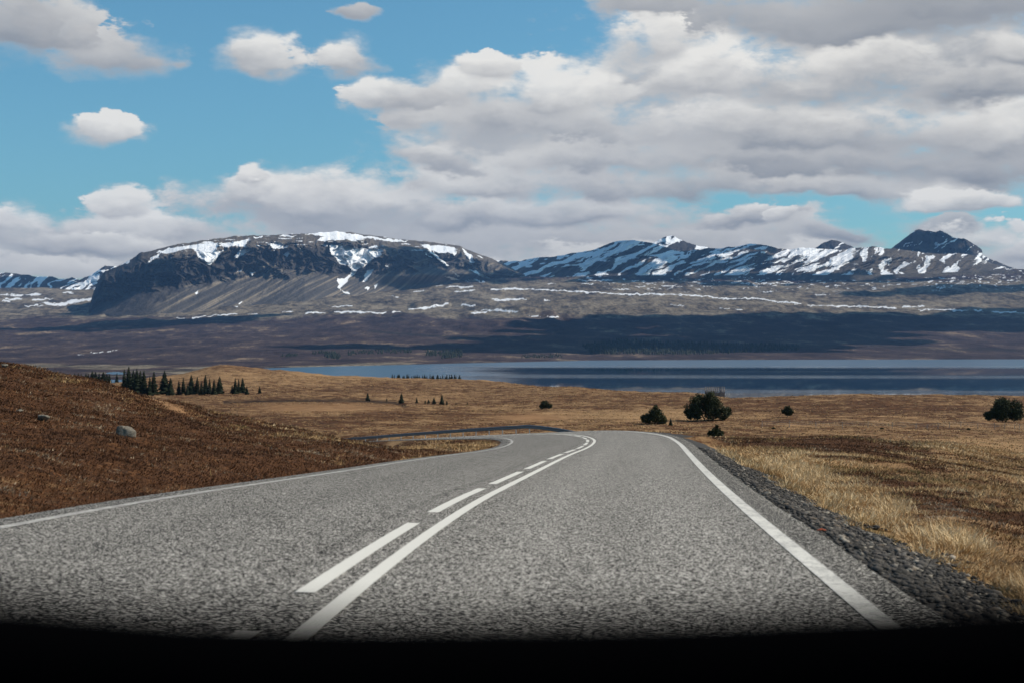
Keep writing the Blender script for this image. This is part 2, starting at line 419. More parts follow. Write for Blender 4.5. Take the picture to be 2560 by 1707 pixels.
asphalt_mat, t = material('asphalt', .97, .03)
lat = t.attr('lateral'); sta = t.attr('station')
sp = t.comb(lat, t.m('MULTIPLY', sta, 1.0), 0)
v1 = t.new('ShaderNodeTexVoronoi', feature='F1'); t.put(v1.inputs['Vector'], sp); v1.inputs['Scale'].default_value = 75; v1.inputs['Randomness'].default_value = 1
gn = t.sep(v1.outputs['Color'])[0]
n1 = t.noise(sp, 52, 3, .9); n2 = t.noise(sp, 9, 4, .85); n3 = t.noise(t.comb(t.m('MULTIPLY', lat, 1.6), t.m('MULTIPLY', sta, .12), 0), 1.0, 5, .6)
spk = t.m('ADD', t.m('MULTIPLY', n1, .58), t.m('ADD', t.m('MULTIPLY', n2, .10), t.m('MULTIPLY', gn, .37)))
def bandf(center, width):
    return t.m('SUBTRACT', 1.0, t.step(t.m('ABSOLUTE', t.m('SUBTRACT', lat, center)), width * .3, width))
tone = t.m('ADD', .325, t.m('ADD', t.m('ADD', t.m('MULTIPLY', bandf(1.6, 2.0), .05), t.m('ADD', t.m('ADD', t.m('MULTIPLY', bandf(.85, .5), .05), t.m('MULTIPLY', bandf(2.4, .5), .05)), t.m('ADD', t.m('MULTIPLY', bandf(-1.35, .5), .04), t.m('MULTIPLY', bandf(-3.0, .5), .04)))), t.m('MULTIPLY', bandf(-2.4, 2.2), -.085)))
tone = t.m('ADD', tone, t.m('MULTIPLY', t.step(lat, 3.27, 3.34), -.22)); tone = t.m('ADD', tone, t.m('MULTIPLY', t.step(lat, -3.95, -4.02), -.12))
tone = t.m('ADD', tone, t.m('MULTIPLY', bandf(-.62, .10), -.10))
tone = t.m('ADD', tone, t.m('MULTIPLY', t.m('SUBTRACT', n3, .5), .16))
val = t.m('ADD', tone, t.m('MULTIPLY', t.m('SUBTRACT', spk, .525), 5.2))
t.put(t.b.inputs['Base Color'], t.ramp(val, [(.12, (.017, .0165, .016)), (.42, (.062, .059, .055)), (.60, (.155, .144, .130)), (.90, (.60, .555, .495))]))
bump(t, t.m('ADD', n1, n2), .5, .012)

def paint_mat(name, wear):
    m, t = material(name, .9, .08)
    a = t.noise(t.pos, 30, 5, .8); b = t.noise(t.pos, 4, 4, .7)
    f = t.step(t.m('ADD', t.m('MULTIPLY', a, .6), t.m('MULTIPLY', b, .4)), wear, wear + .12)
    t.put(t.b.inputs['Base Color'], t.mix(f, t.mix(a, (.56, .53, .47), (.70, .67, .61)), t.mix(a, (.16, .15, .14), (.42, .40, .37))))
    bump(t, a, .4, .006)
    return m
paint_fresh = paint_mat('road_paint', .57); paint_worn = paint_mat('worn_road_paint', .475); paint_old = paint_mat('old_road_paint', .40)

# ------------------------------------------------------------------ ground sheet
inner = np.linspace(-R(22.5), R(22.5), 860); side = np.geomspace(R(.6), R(157), 46)
PHI = np.concatenate([-(side[::-1]) - R(22.5), inner, side + R(22.5)])
RAD = np.geomspace(2.2, 2100, 470)
pp, rd = np.meshgrid(PHI, RAD); GX = np.sin(pp) * rd; GY = np.cos(pp) * rd
GZ = ground_z(GX, GY)
gu, gv = project(GX, GY, GZ); front = GY > 2
s_, o_, _z = road_near(GX, GY); o_ = o_.reshape(GX.shape); s_ = s_.reshape(GX.shape)
def veg(u, v, X, Y, o, s, rad):
    """share of heather, bare sand, dark soil and green moss over the land"""
    h = np.full(np.shape(u), .56)
    h = np.where((u < 1000) & (rad < 125) & (o < -WL), 1.12, h)                              # the heather hill left of the road
    h -= .26 * sstep(v, 1120, 1190) * (u < 520) * (rad < 60) * (o < 0)
    h -= .5 * np.exp(-((u - 780) / 160) ** 2 - ((v - 1085) / 28) ** 2) * (rad < 125)
    right = (o > WR) & (rad < 400) | (u > 1700) & (rad < 400)
    h = np.where(right, .56, h)
    h = np.where((o > WR) & (o < WR + 5.0) & (rad < 70), .56 - .48 * (1 - sstep(o, WR + 2.4, WR + 4.6)), h)
    hum = np.exp(-((u - 2050) / 330) ** 4) * np.exp(-((v - (1105 + .04 * (u - 1900))) / 26) ** 2) * (rad < 130)
    h += .55 * hum
    h += .38 * np.exp(-((u - 2330) / 260) ** 2) * np.exp(-((v - (1235 + .16 * (u - 2330))) / 34) ** 2) * (rad < 60)
    h -= .35 * np.exp(-((u - 2050) / 300) ** 2) * np.exp(-((v - 1160) / 25) ** 2) * (rad < 90)
    h -= .40 * np.exp(-((u - 2480) / 200) ** 2) * np.exp(-((v - 1118) / 22) ** 2) * (rad > 60)
    h -= .30 * np.exp(-((u - 1650) / 150) ** 2) * np.exp(-((v - 1035) / 14) ** 2) * (rad > 150)
    h -= .28 * np.exp(-((u - 1500) / 260) ** 2) * np.exp(-((v - (1032 + .05 * (u - 1400))) / 10) ** 2) * (rad > 150)
    h += .22 * np.exp(-((u - 2150) / 300) ** 2) * np.exp(-((v - 1015) / 22) ** 2) * (rad > 150)
    h += .18 * np.exp(-((u - 900) / 400) ** 2) * np.exp(-((v - 1050) / 18) ** 2) * (rad > 130)
    h -= .20 * np.exp(-((v - 938) / 14) ** 2) * (rad > 400)
    sand = .62 * np.exp(-((u - 800) / 170) ** 4 - ((v - 1018) / 11) ** 2) * (rad > 150) + .85 * np.exp(-((u - 1330) / 100) ** 2 - ((v - 1043) / 9) ** 2) * (rad > 130)
    sand += .9 * np.exp(-((u - (360 + (v - 985) * 2.2)) / 26) ** 2) * sstep(v, 950, 970) * (1 - sstep(v, 1025, 1050)) * (rad < 125) * (u < 640)
    soil = np.exp(-(line_dist(u, v, GULLY) / 3.8) ** 2) * (rad > 200)
    soil += .8 * np.exp(-(line_dist(u, v, [(260, 958), (330, 968), (365, 980)]) / 3.0) ** 2) * (rad < 125)
    moss = .65 * np.exp(-((o - (WR + 1.75)) / .38) ** 2) * (rad < 45) * fbm(X / 1.2, Y / 1.2, 3, 77) * 1.2
    return np.clip(h, 0, 1.2), np.clip(sand, 0, 1), np.clip(soil, 0, 1), np.clip(moss, 0, 1)
hea, sand, soil, moss = veg(np.where(front, gu, 0), np.where(front, gv, 1200), GX, GY, o_, s_, rd)
GZ = GZ - soil * .5 * (rd > 200)
gfar = sstep(rd, 60, 200)
ground = mesh_obj('ground', np.stack([GX, GY, GZ], -1).reshape(-1, 3), grid_faces(*GX.shape), ground_mat, attrs=dict(heather=hea, sand=sand, soil=soil, moss=moss, far=gfar), smooth=True)
tag(ground, 'brown heather and dry grass heath on both sides of the road', kind='structure')

# ------------------------------------------------------------------ road
ROAD_S = SS
offs = np.concatenate([[-WL - .55], np.linspace(-WL - .45, WR + .40, 28), [WR + .50]])
sg, og = np.meshgrid(ROAD_S, offs, indexing='ij')
jit = (fbm(sg * 1.7, og * 0, 4, 5) - .5) * .22
og2 = og + np.where(og == offs[0], -np.abs(jit), 0) + np.where(og == offs[-1], jit, 0)
RP = road_pt(sg, og2)
RP[:, 0, 2] -= .05; RP[:, -1, 2] -= .05
road = mesh_obj('road', RP.reshape(-1, 3), grid_faces(*sg.shape)[:, ::-1], asphalt_mat, attrs=dict(lateral=og2, station=sg), smooth=True)
tag(road, 'grey chip seal asphalt road bending left downhill', kind='structure')

def stripe(name, o1, o2, s1, s2, mat, lift=.006):
    ss = np.concatenate([[s1], SS[(SS > s1 + .02) & (SS < s2 - .02)], [s2]])
    P = np.stack([road_pt(ss, o1, lift), road_pt(ss, (o1 + o2) / 2, lift), road_pt(ss, o2, lift)], 1)
    return mesh_obj(name, P.reshape(-1, 3), grid_faces(len(ss), 3)[:, ::-1], mat, parent=road)
stripe('center_line', -.06, .06, -30, 195, paint_fresh)
stripe('edge_line', WR - .075, WR + .075, -30, 195, paint_worn)
stripe('edge_line', -WL - .065, -WL + .065, -30, 195, paint_old)
s0 = 8.97 - 6.55 * 5
while s0 < 150:
    stripe('lane_dash', -.36, -.23, s0, s0 + 5.1, paint_fresh); s0 += 6.55

# ------------------------------------------------------------------ lake
water_mat, t = material('lake_water', .05, .5)
px_, py_, pz_ = t.sep(t.pos)
wob = t.noise(t.comb(t.m('MULTIPLY', px_, .0007), t.m('MULTIPLY', py_, .003), 0), 1.0, 6, .68)
ratio = t.m('DIVIDE', px_, t.m('MAXIMUM', py_, 10))
yy = t.m('ADD', py_, t.m('MULTIPLY', t.m('SUBTRACT', wob, .5), 300))
yy = t.m('ADD', yy, t.m('MULTIPLY', px_, .06))
stops = [(1500, 0), (1740, 0), (1810, .28), (1860, .28), (1930, 0), (2450, 0.03), (2590, .34), (2710, .34), (2860, .04), (3350, .0), (3800, .9), (6000, 1)]
bands = t.ramp(t.m('DIVIDE', yy, 7000), [(a / 7000, b) for a, b in stops])
leftm = t.step(t.m('ADD', ratio, t.m('MULTIPLY', t.m('SUBTRACT', wob, .5), .12)), -.075, .03, 1, 0)
streak = t.step(t.noise(t.comb(t.m('MULTIPLY', px_, .0003), t.m('MULTIPLY', py_, .008), 0), 1.0, 4, .6), .60, .70, 0, .4)
rip = t.m('MAXIMUM', t.m('MAXIMUM', bands, t.m('MULTIPLY', leftm, .9)), streak)
t.put(t.b.inputs['Base Color'], (.012, .045, .085))
t.put(t.b.inputs['Roughness'], t.m('ADD', .016, t.m('MULTIPLY', rip, .30)))
t.b.inputs['IOR'].default_value = 1.333
bn = t.noise(t.comb(t.m('MULTIPLY', px_, .25), t.m('MULTIPLY', py_, .05), 0), 1.0, 3, .6)
nb = t.new('ShaderNodeBump'); nb.inputs['Distance'].default_value = .4; t.put(nb.inputs['Height'], bn); t.put(nb.inputs['Strength'], t.m('MULTIPLY', rip, .06)); t.l.new(nb.outputs[0], t.b.inputs['Normal'])
xs = np.linspace(-9500, 9500, 20); ys = np.linspace(820, 7400, 12); lx, ly = np.meshgrid(xs, ys)
lake = mesh_obj('lake', np.stack([lx, ly, np.full(lx.shape, LAKE_Z)], -1).reshape(-1, 3), grid_faces(*lx.shape), water_mat)
tag(lake, 'calm blue lake with pale wind streaks below the mountains', kind='structure')

# ------------------------------------------------------------------ far plain with snow streaks
SHORE = np.array([(-2600, 950), (-700, 951), (0, 951), (300, 949), (450, 944), (540, 934), (610, 924), (665, 920), (760, 917), (980, 912), (1100, 909), (1250, 905.5), (1370, 903), (1470, 900.5), (1800, 899), (2560, 897.5), (4800, 896)])
BACK = np.array([(-2600, 724), (0, 724), (240, 722), (600, 706), (900, 697), (1300, 691), (1900, 690), (2200, 688), (2500, 676), (2560, 674), (4800, 672)])
Y_BACK = 12600.0
def shore_v(u): return np.interp(u, SHORE[:, 0], SHORE[:, 1]) + (fbm(np.asarray(u, float) / 60, np.asarray(u, float) * 0 + 3.3, 4, 91) - .5) * 4.5
def plain_depth(u, v):
    vs = np.interp(u, SHORE[:, 0], SHORE[:, 1]); vb = np.interp(u, BACK[:, 0], BACK[:, 1]); ysh = 64 * F / (vs - CV)
    return ysh + (Y_BACK - ysh) * np.clip((vs - v) / (vs - vb), 0, 1.2)
def seg(scale, ox, oy, width, pts): return ([(x / scale + ox, y / scale + oy) for x, y in pts], width / scale / 2)
Z1 = (1.809, 0, 560); Z2 = (1.729, 1200, 560)
STREAKS = [seg(*Z2, 9, p) for p in (
    [(40, 283), (200, 283), (290, 285), (350, 290), (450, 295), (580, 302), (640, 305), (750, 303), (860, 307), (960, 312), (1010, 320), (1090, 325), (1180, 322), (1290, 335), (1380, 346)],
    [(1420, 352), (1600, 355), (1700, 360), (1800, 364)], [(1835, 360), (1920, 355)], [(1890, 372), (2000, 372), (2105, 376)], [(2130, 373), (2175, 374)], [(2220, 380), (2352, 384), (2700, 392)])]
STREAKS += [seg(*Z2, 7, p) for p in ([(60, 328), (130, 327), (200, 324)], [(270, 330), (292, 330)], [(420, 245), (580, 245)], [(0, 372), (60, 376), (130, 384)], [(205, 398), (260, 400)], [(290, 402), (340, 404)], [(715, 212), (860, 216), (1000, 222)])]
STREAKS += [seg(*Z2, 5, p) for p in ([(290, 258), (340, 259)], [(440, 260), (500, 261)], [(1090, 257), (1350, 258)], [(710, 256), (760, 258)], [(920, 253), (965, 257)], [(780, 268), (850, 268)], [(1590, 245), (1645, 242)], [(1990, 237), (2045, 238)], [(2160, 231), (2215, 232)], [(1985, 275), (2005, 275)], [(1455, 308), (1505, 308)], [(810, 348), (890, 354)], [(1035, 365), (1065, 366)], [(1100, 372), (1130, 373)], [(580, 282), (640, 283)], [(660, 248), (690, 250)], [(1650, 224), (1690, 225)], [(1230, 292), (1260, 293)])]
STREAKS += [seg(*Z1, 8, p) for p in ([(785, 426), (830, 425)], [(860, 425), (950, 418), (1070, 405)], [(1130, 408), (1165, 406)], [(1285, 399), (1320, 398)], [(1505, 375), (1585, 370)], [(110, 372), (180, 368)], [(0, 320), (60, 320)], [(150, 345), (240, 338)], [(1775, 398), (1812, 398)], [(2060, 310), (2110, 304), (2150, 302)], [(1965, 283), (2010, 277)], [(1870, 306), (1915, 303)], [(1770, 330), (1800, 330)])]
STREAKS += [seg(*Z1, 12, p) for p in ([(1390, 404), (1455, 402)], [(1515, 400), (1620, 400), (1750, 402)], [(2030, 287), (2140, 286)], [(2210, 297), (2352, 293)], [(2250, 345), (2352, 340)], [(2090, 365), (2150, 372)], [(2140, 402), (2200, 402)], [(0, 350), (40, 347)], [(60, 325), (180, 318)], [(300, 310), (330, 312)], [(30, 340), (100, 338)])]
STREAKS += [seg(*Z1, 16, p) for p in ([(1855, 385), (1940, 378), (2015, 362)], [(2250, 390), (2330, 400)], [(1062, 372), (1100, 355)])] + [seg(*Z1, 24, [(205, 360), (280, 366), (340, 348), (405, 340)]), seg(*Z1, 4, [(350, 590), (382, 589)]), seg(*Z1, 5, [(415, 583), (468, 578)]), seg(*Z1, 3, [(500, 574), (530, 573)])]
pu = np.concatenate([np.linspace(-2600, -60, 60), np.linspace(-50, 2620, 1000), np.linspace(2630, 4800, 60)])
tt = np.linspace(0, 1, 290)
PU, PT = np.meshgrid(pu, tt)
vs_ = shore_v(PU); vb_ = np.interp(PU, BACK[:, 0], BACK[:, 1])
PV = vs_ + (vb_ - vs_) * PT
PY = 64 * F / (np.interp(PU, SHORE[:, 0], SHORE[:, 1]) - CV); PY = PY + (Y_BACK - PY) * PT
PX = (PU - CU) / F * PY; PZ = EYE + (CV - PV) / F * PY
rel = (fbm(PX / 260, PY / 260, 4, 31) - .5) * 34 + (fbm(PX / 900, PY / 900, 3, 37) - .5) * 60 + (ridged(PX / 150, PY / 260, 3, 44) - .6) * 26
PZ = PZ + rel * sstep(PT, 0.0, .12) * np.interp(PT, [0, .2, .5, 1], [.1, .2, .75, .8])
PZ = np.maximum(PZ, LAKE_Z + .6 + 6 * np.clip(PT, 0, .3) + 2.5 * fbm(PX / 150, PY / 150, 3, 39))
PZ[0] = LAKE_Z - 1.5
pool = ((PU - 290) / 26) ** 2 + ((PV - 938.5) / 3.6) ** 2 < 1
PZ[pool] = LAKE_Z - 1.0
_, PVV = project(PX, PY, PZ)
# small lava ridge with snow left of centre
rdg = np.exp(-(line_dist(PU, PV, [(1040, 765), (1130, 757), (1200, 768), (1300, 784), (1380, 792)], 3.0) / 16) ** 2)
PZ = PZ + rdg * 38 * (.6 + .8 * fbm(PX / 70, PY / 70, 3, 5))
_, PVV = project(PX, PY, PZ)
snow = np.zeros(PU.shape)
wu = PU + (fbm(PU / 12, PV / 5, 4, 51) - .5) * 26; wvv = PVV + (fbm(PU / 9, PV / 5, 4, 57) - .5) * 8
for pts, hw in STREAKS:
    lo = min(p[0] for p in pts) - 30; hi = max(p[0] for p in pts) + 30; l2 = min(p[1] for p in pts) - 20; h2 = max(p[1] for p in pts) + 20
    mk = (PU > lo) & (PU < hi) & (PV > l2) & (PV < h2)
    if mk.any(): snow[mk] = np.maximum(snow[mk], 1 - sstep(line_dist(wu[mk], wvv[mk], pts, 1.6) / (.35 + 1.25 * fbm(PU[mk] / 22, PV[mk] / 30, 3, 59)), hw * .45, hw * 1.25 + .4))
scat = sstep(fbm(PU / 10, PV / 1.9, 3, 63), .66, .71) * sstep(-PV, -760, -700) * sstep(fbm(PU / 120, PV / 40, 2, 66), .38, .5)
snow = np.maximum(snow, scat * .9)
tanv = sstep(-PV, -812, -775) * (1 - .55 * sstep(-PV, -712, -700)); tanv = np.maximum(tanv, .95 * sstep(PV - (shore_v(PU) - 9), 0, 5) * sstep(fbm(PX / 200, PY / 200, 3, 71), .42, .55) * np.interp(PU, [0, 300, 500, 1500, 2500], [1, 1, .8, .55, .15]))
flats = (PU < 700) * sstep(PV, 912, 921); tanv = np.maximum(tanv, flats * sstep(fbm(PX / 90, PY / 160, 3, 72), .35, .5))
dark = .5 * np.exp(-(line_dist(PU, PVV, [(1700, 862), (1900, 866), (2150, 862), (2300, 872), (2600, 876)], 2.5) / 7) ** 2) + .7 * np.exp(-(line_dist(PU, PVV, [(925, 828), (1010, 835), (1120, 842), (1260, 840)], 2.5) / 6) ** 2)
plain_mat_, t = material('lava_plain', .95, .03)
p = t.vm('MULTIPLY', t.pos, (1, .38, 1)); tn = t.attr('tan')
n1 = t.noise(p, .005, 7, .82); n2 = t.noise(p, .0035, 5, .65, dist=.5); n3 = t.noise(p, .03, 4, .8)
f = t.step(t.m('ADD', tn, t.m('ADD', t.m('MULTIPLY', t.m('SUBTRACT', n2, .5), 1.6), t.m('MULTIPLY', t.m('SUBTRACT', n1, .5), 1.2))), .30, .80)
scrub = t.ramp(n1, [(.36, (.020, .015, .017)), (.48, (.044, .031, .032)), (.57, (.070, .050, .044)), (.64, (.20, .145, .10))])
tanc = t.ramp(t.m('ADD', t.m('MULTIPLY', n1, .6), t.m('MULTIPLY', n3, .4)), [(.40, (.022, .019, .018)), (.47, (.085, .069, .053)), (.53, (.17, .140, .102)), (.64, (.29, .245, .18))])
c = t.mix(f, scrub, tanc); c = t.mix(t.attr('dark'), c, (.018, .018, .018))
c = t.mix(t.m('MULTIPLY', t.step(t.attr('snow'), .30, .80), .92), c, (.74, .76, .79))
t.put(t.b.inputs['Base Color'], c)
bump(t, t.m('ADD', n1, t.m('MULTIPLY', n3, .5)), .7, 14)
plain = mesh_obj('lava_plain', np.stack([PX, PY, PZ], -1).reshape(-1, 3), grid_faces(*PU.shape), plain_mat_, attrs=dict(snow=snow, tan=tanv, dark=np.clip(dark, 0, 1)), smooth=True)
tag(plain, 'dark scrub and moss lava plain rising behind the lake with snow streaks', kind='structure')

# ------------------------------------------------------------------ mountains
rock_mat, t = material('mountain_rock', .95, .04)
p = t.pos; tal = t.attr('talus')
n1 = t.noise(p, .012, 6, .72); n2 = t.noise(t.vm('MULTIPLY', p, (1, 1, .25)), .02, 5, .7); mx_, my_, mz_ = t.sep(p); n3 = t.noise(t.comb(t.m('MULTIPLY_ADD', mz_, -1.15, mx_), t.m('MULTIPLY', mz_, .10), 0), .022, 5, .7)
rockc = t.ramp(t.m('ADD', t.m('MULTIPLY', n1, .5), t.m('MULTIPLY', n2, .5)), [(.34, (.022, .020, .021)), (.5, (.046, .042, .040)), (.64, (.085, .075, .068))])
talc = t.ramp(n3, [(.40, (.055, .051, .049)), (.52, (.092, .083, .075)), (.62, (.25, .205, .15))])
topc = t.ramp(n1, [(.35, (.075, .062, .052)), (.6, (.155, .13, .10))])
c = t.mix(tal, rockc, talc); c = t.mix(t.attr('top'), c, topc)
c = t.mix(t.step(t.m('ADD', t.attr('snow'), t.m('MULTIPLY', t.m('SUBTRACT', n1, .5), .5)), .42, .58), c, (.82, .84, .87))
t.put(t.b.inputs['Base Color'], c)
bump(t, t.m('ADD', n1, n2), .75, 22)

def mountain(name, label, u0, u1, ncol, nrow, crest, foot, Yfoot, depth, prof, relief, attrs_f, back=500):
    uu = np.linspace(u0, u1, ncol); tq = np.linspace(0, 1, nrow)
    U, T = np.meshgrid(uu, tq)
    cr = np.interp(U, *zip(*crest)) + (fbm(U / 14, U * 0, 4, 13) - .5) * 5.0; ft = np.interp(U, *zip(*foot))
    cr = np.minimum(cr, ft - .5)
    V = ft + (cr - ft) * T
    Y = Yfoot(U, ft) + depth(U) * np.interp(T, *zip(*prof)) + relief(U, V, T)
    X = (U - CU) / F * Y; Z = EYE + (CV - V) / F * Y
    at = attrs_f(U, V, T)
    # foot skirt in front and a falling back side
    Ys = Y[0] - 60; pre = np.stack([(U[0] - CU) / F * Ys, Ys, Z[0] - 45], -1)[None]
    rows = [pre, np.stack([X, Y, Z], -1)]
    for k, (q, drop) in enumerate(((.25, .06), (.6, .25), (1.0, .6), (1.5, 1.0))):
        Yb = Y[-1] + back * q * 1.6; hh = Z[-1] - Z[0]
        rows.append(np.stack([(U[-1] - CU) / F * Yb, Yb, Z[-1] - np.maximum(hh, 5) * drop - 8 * (k + 1)], -1)[None])
    P = np.concatenate(rows, 0)
    att = {k: np.concatenate([v[:1] * (0 if k == 'snow' else 1), v] + [v[-1:]] * 4, 0) for k, v in at.items()}; att['snow'][1:5] = 0
    o = mesh_obj(name, P.reshape(-1, 3), grid_faces(P.shape[0], P.shape[1]), rock_mat, attrs=att, smooth=True)
    return tag(o, label, kind='structure')

# -- the broad table mountain
crest_a = [(215, 790), (222, 770), (232, 735), (245, 705), (262, 680), (300, 665), (330, 648), (352, 632), (380, 628), (440, 612), (520, 600), (600, 590), (680, 589), (760, 585), (800, 581), (840, 579), (880, 582), (930, 590), (1010, 600), (1090, 607), (1150, 616), (1180, 630), (1230, 648), (1270, 665), (1300, 682), (1330, 692)]
foot_a = [(215, 793), (270, 791.5), (320, 789), (380, 785), (435, 780), (610, 763), (762, 755), (849, 742), (930, 732), (1088, 714), (1210, 700), (1330, 693)]
SN1 = [[(x / 1.809, y / 1.809 + 560) for x, y in q] for q in (
    [(1380, 45), (1500, 30), (1560, 38), (1660, 58), (1850, 78), (1800, 82), (1650, 66), (1590, 76), (1560, 68), (1470, 80), (1430, 72), (1465, 60)],
    [(705, 128), (760, 112), (860, 98), (960, 84), (988, 90), (975, 118), (1005, 118), (985, 150), (950, 190), (930, 180), (905, 160), (870, 110), (800, 125), (765, 140)],
    [(985, 90), (1080, 80), (1125, 72), (1110, 105), (1060, 100), (1010, 108)], [(1150, 108), (1120, 130), (1075, 160), (1060, 148), (1085, 118)], [(1225, 85), (1260, 84), (1310, 105), (1260, 112), (1235, 122)],
    [(1255, 55), (1300, 50), (1335, 58), (1300, 62)], [(1140, 58), (1195, 56), (1150, 66)], [(1280, 140), (1318, 118), (1300, 150)], [(1355, 105), (1388, 125), (1378, 132), (1360, 118)],
    [(1490, 95), (1560, 98), (1620, 112), (1735, 115), (1725, 138), (1690, 158), (1655, 190), (1610, 210), (1585, 240), (1565, 268), (1545, 285), (1540, 300), (1525, 288), (1532, 262), (1520, 242), (1535, 250), (1560, 245), (1588, 222), (1590, 205), (1565, 185), (1540, 185), (1525, 165), (1495, 130)],
    [(1660, 105), (1705, 98), (1708, 108), (1670, 112)], [(1545, 298), (1580, 315), (1590, 326), (1560, 318)], [(1640, 265), (1655, 215), (1690, 202), (1680, 225), (1655, 262)], [(1650, 285), (1672, 290), (1660, 306)], [(1690, 280), (1710, 275), (1695, 295)], [(1745, 190), (1768, 182), (1755, 198)],
    [(1902, 92), (1960, 98), (2055, 104), (2062, 146), (2032, 130), (1985, 134), (1948, 118), (1990, 155), (2032, 192), (2015, 190), (1950, 135), (1925, 108)], [(1900, 110), (1955, 155), (1940, 150)], [(2090, 108), (2135, 150), (2152, 176), (2130, 172), (2105, 140)],
    [(2010, 235), (2060, 245), (2085, 255), (2040, 250)], [(2045, 215), (2085, 240), (2070, 240)], [(2122, 207), (2165, 220), (2222, 250), (2175, 242)], [(2155, 140), (2185, 155), (2170, 152)],
    [(560, 172), (592, 158), (575, 180), (545, 188)], [(672, 178), (680, 152), (725, 132), (722, 150)], [(1128, 222), (1160, 218), (1140, 238)], [(1060, 372), (1100, 352), (1085, 370)], [(880, 315), (902, 300), (892, 315)], [(1070, 218), (1095, 205), (1090, 218)], [(1455, 92), (1480, 92), (1470, 105)])]
def relief_a(U, V, T):
    q = sstep(T, .30, .48) * (1 - sstep(T, .84, .97))
    wx = (fbm(U / 45, V / 35, 3, 2) - .5) * 4.0
    r = (ridged(U / 66 + wx, V / 80 + wx * .5, 4, 4) - .55) * -430 * q
    r = r + (fbm(U / 11 + wx, V / 17, 4, 9) - .5) * 150 * q + (fbm(U / 120, V / 60, 2, 29) - .5) * 300 * q
    r = r + (ridged(U / 46 + V / 60, V / 200, 3, 12) - .55) * -70 * (1 - q) * sstep(T, .03, .2) * (1 - sstep(T, .8, .95))
    for q_ in SN1: r = r * (1 - .65 * in_poly(U, V, q_))
    r = r + np.clip((470 - U) / 250, 0, 2) ** 1.6 * 950 * (.25 + .75 * T)
    ul = np.interp(V, [560, 612, 640, 672, 712, 740], [905, 930, 985, 1035, 1112, 1180])
    du = U - ul
    r = r + np.where(du < 0, -np.clip(1 + du / 185, 0, 1) ** .8, -np.clip(1 - du / 420, 0, 1)) * 420 * sstep(T, .0, .3) * (1 - sstep(T, .78, 1.0)) * sstep(U, 800, 900)
    return r
def attr_a(U, V, T):
    uu = U + (fbm(U / 12, V / 8, 3, 81) - .5) * 10; vv = V + (fbm(U / 10, V / 9, 3, 85) - .5) * 8
    sn = np.zeros(U.shape)
    for q in SN1: sn = np.maximum(sn, in_poly(uu, vv, q).astype(float))
    band = .8 * sstep(T, .72, .84) * (1 - sstep(U, 1150, 1250)) * sstep(U, 300, 420)
    sn = np.maximum(sn, band * sstep(fbm(U / 26, V / 3.0, 3, 88), .70, .74))
    fan = np.interp(U, [330, 430, 520, 600, 650, 720, 800, 870], [.10, .22, .40, .62, .60, .50, .42, .35])
    cliff = sstep(T - fan + (fbm(U / 40, V / 20, 3, 92) - .5) * .35, -.04, .06)
    tal = np.clip(1 - cliff, 0, 1) * sstep(U, 330, 470); tal = np.maximum(tal, .75 * sstep(U, 860, 960))
    top = sstep(T, .74, .86) * sstep(U, 330, 430) * .9
    return dict(snow=sn, talus=tal, top=top)
mountain('table_mountain', 'broad flat topped dark mountain with cliffs and snow patches', 215, 1332, 720, 190, crest_a, foot_a,
         lambda U, ft: plain_depth(U, ft), lambda U: np.interp(U, [215, 420, 900, 1330], [300, 1150, 1400, 600]),
         [(0, 0), (.42, .34), (.66, .50), (.80, .64), (1, 1)], relief_a, attr_a)

# -- the streaky snowy range and the peaks behind it
def snow_diag(U, V, T, seed, thr, ang=2.0, size=17.0):
    a = U + (V - 650) * (ang * (.55 + .9 * fbm(U / 160, V * 0 + 3.0, 2, seed + 5))); wq = (fbm(U / 40, V / 26, 4, seed + 9) - .5) * 52
    n = fbm((a + wq) / size / 1.35, (V * 1.2 - U * .5) / 52, 4, seed)
    return sstep(n, thr - .03, thr + .03)
crest_b = [(1190, 700), (1230, 652), (1262, 652), (1300, 654), (1345, 645), (1385, 642), (1430, 634), (1480, 626), (1515, 612), (1545, 604), (1580, 601), (1625, 606), (1655, 616), (1690, 628), (1740, 625), (1770, 621), (1800, 622), (1840, 616), (1870, 610), (1905, 611), (1945, 622), (1975, 624), (2010, 620), (2060, 622), (2100, 626), (2140, 620), (2180, 617), (2230, 622), (2290, 630), (2340, 636), (2400, 635), (2440, 640), (2480, 660), (2520, 672), (2620, 690)]
foot_b = [(1190, 701), (1500, 692), (1900, 691), (2200, 690), (2520, 677), (2620, 691)]
def relief_b(U, V, T):
    a = U + V * 1.7
    r = (ridged(a / 52 + (fbm(U / 60, V / 40, 2, 6) - .5), V / 110, 4, 14) - .55) * -420 + (fbm(a / 13, V / 16, 4, 19) - .5) * 200
    return r * sstep(T, 0, .2) + np.exp(-((U - 2250) / 160) ** 2) * -300 * T
def attr_b(U, V, T):
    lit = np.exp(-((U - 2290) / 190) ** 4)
    sn = snow_diag(U, V, T, 101, .52, 2.0, 12.0) * (1 - .8 * lit) + lit * snow_diag(U, V, T, 140, .60, .8, 12)
    sn = np.maximum(sn, sstep(fbm((U + V * 2) / 26, V / 9, 3, 120), .62, .65) * (1 - lit) * sstep(T, .35, .6))
    return dict(snow=np.clip(sn, 0, 1), talus=np.full(U.shape, .35), top=lit * .7)  # sunlit stretch of the range painted paler through the top colour
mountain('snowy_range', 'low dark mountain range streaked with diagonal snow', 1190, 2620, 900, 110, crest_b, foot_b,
         lambda U, ft: np.full(U.shape, Y_BACK - 250.), lambda U: np.full(U.shape, 1500.), [(0, 0), (.3, .25), (.7, .55), (1, 1)], relief_b, attr_b)
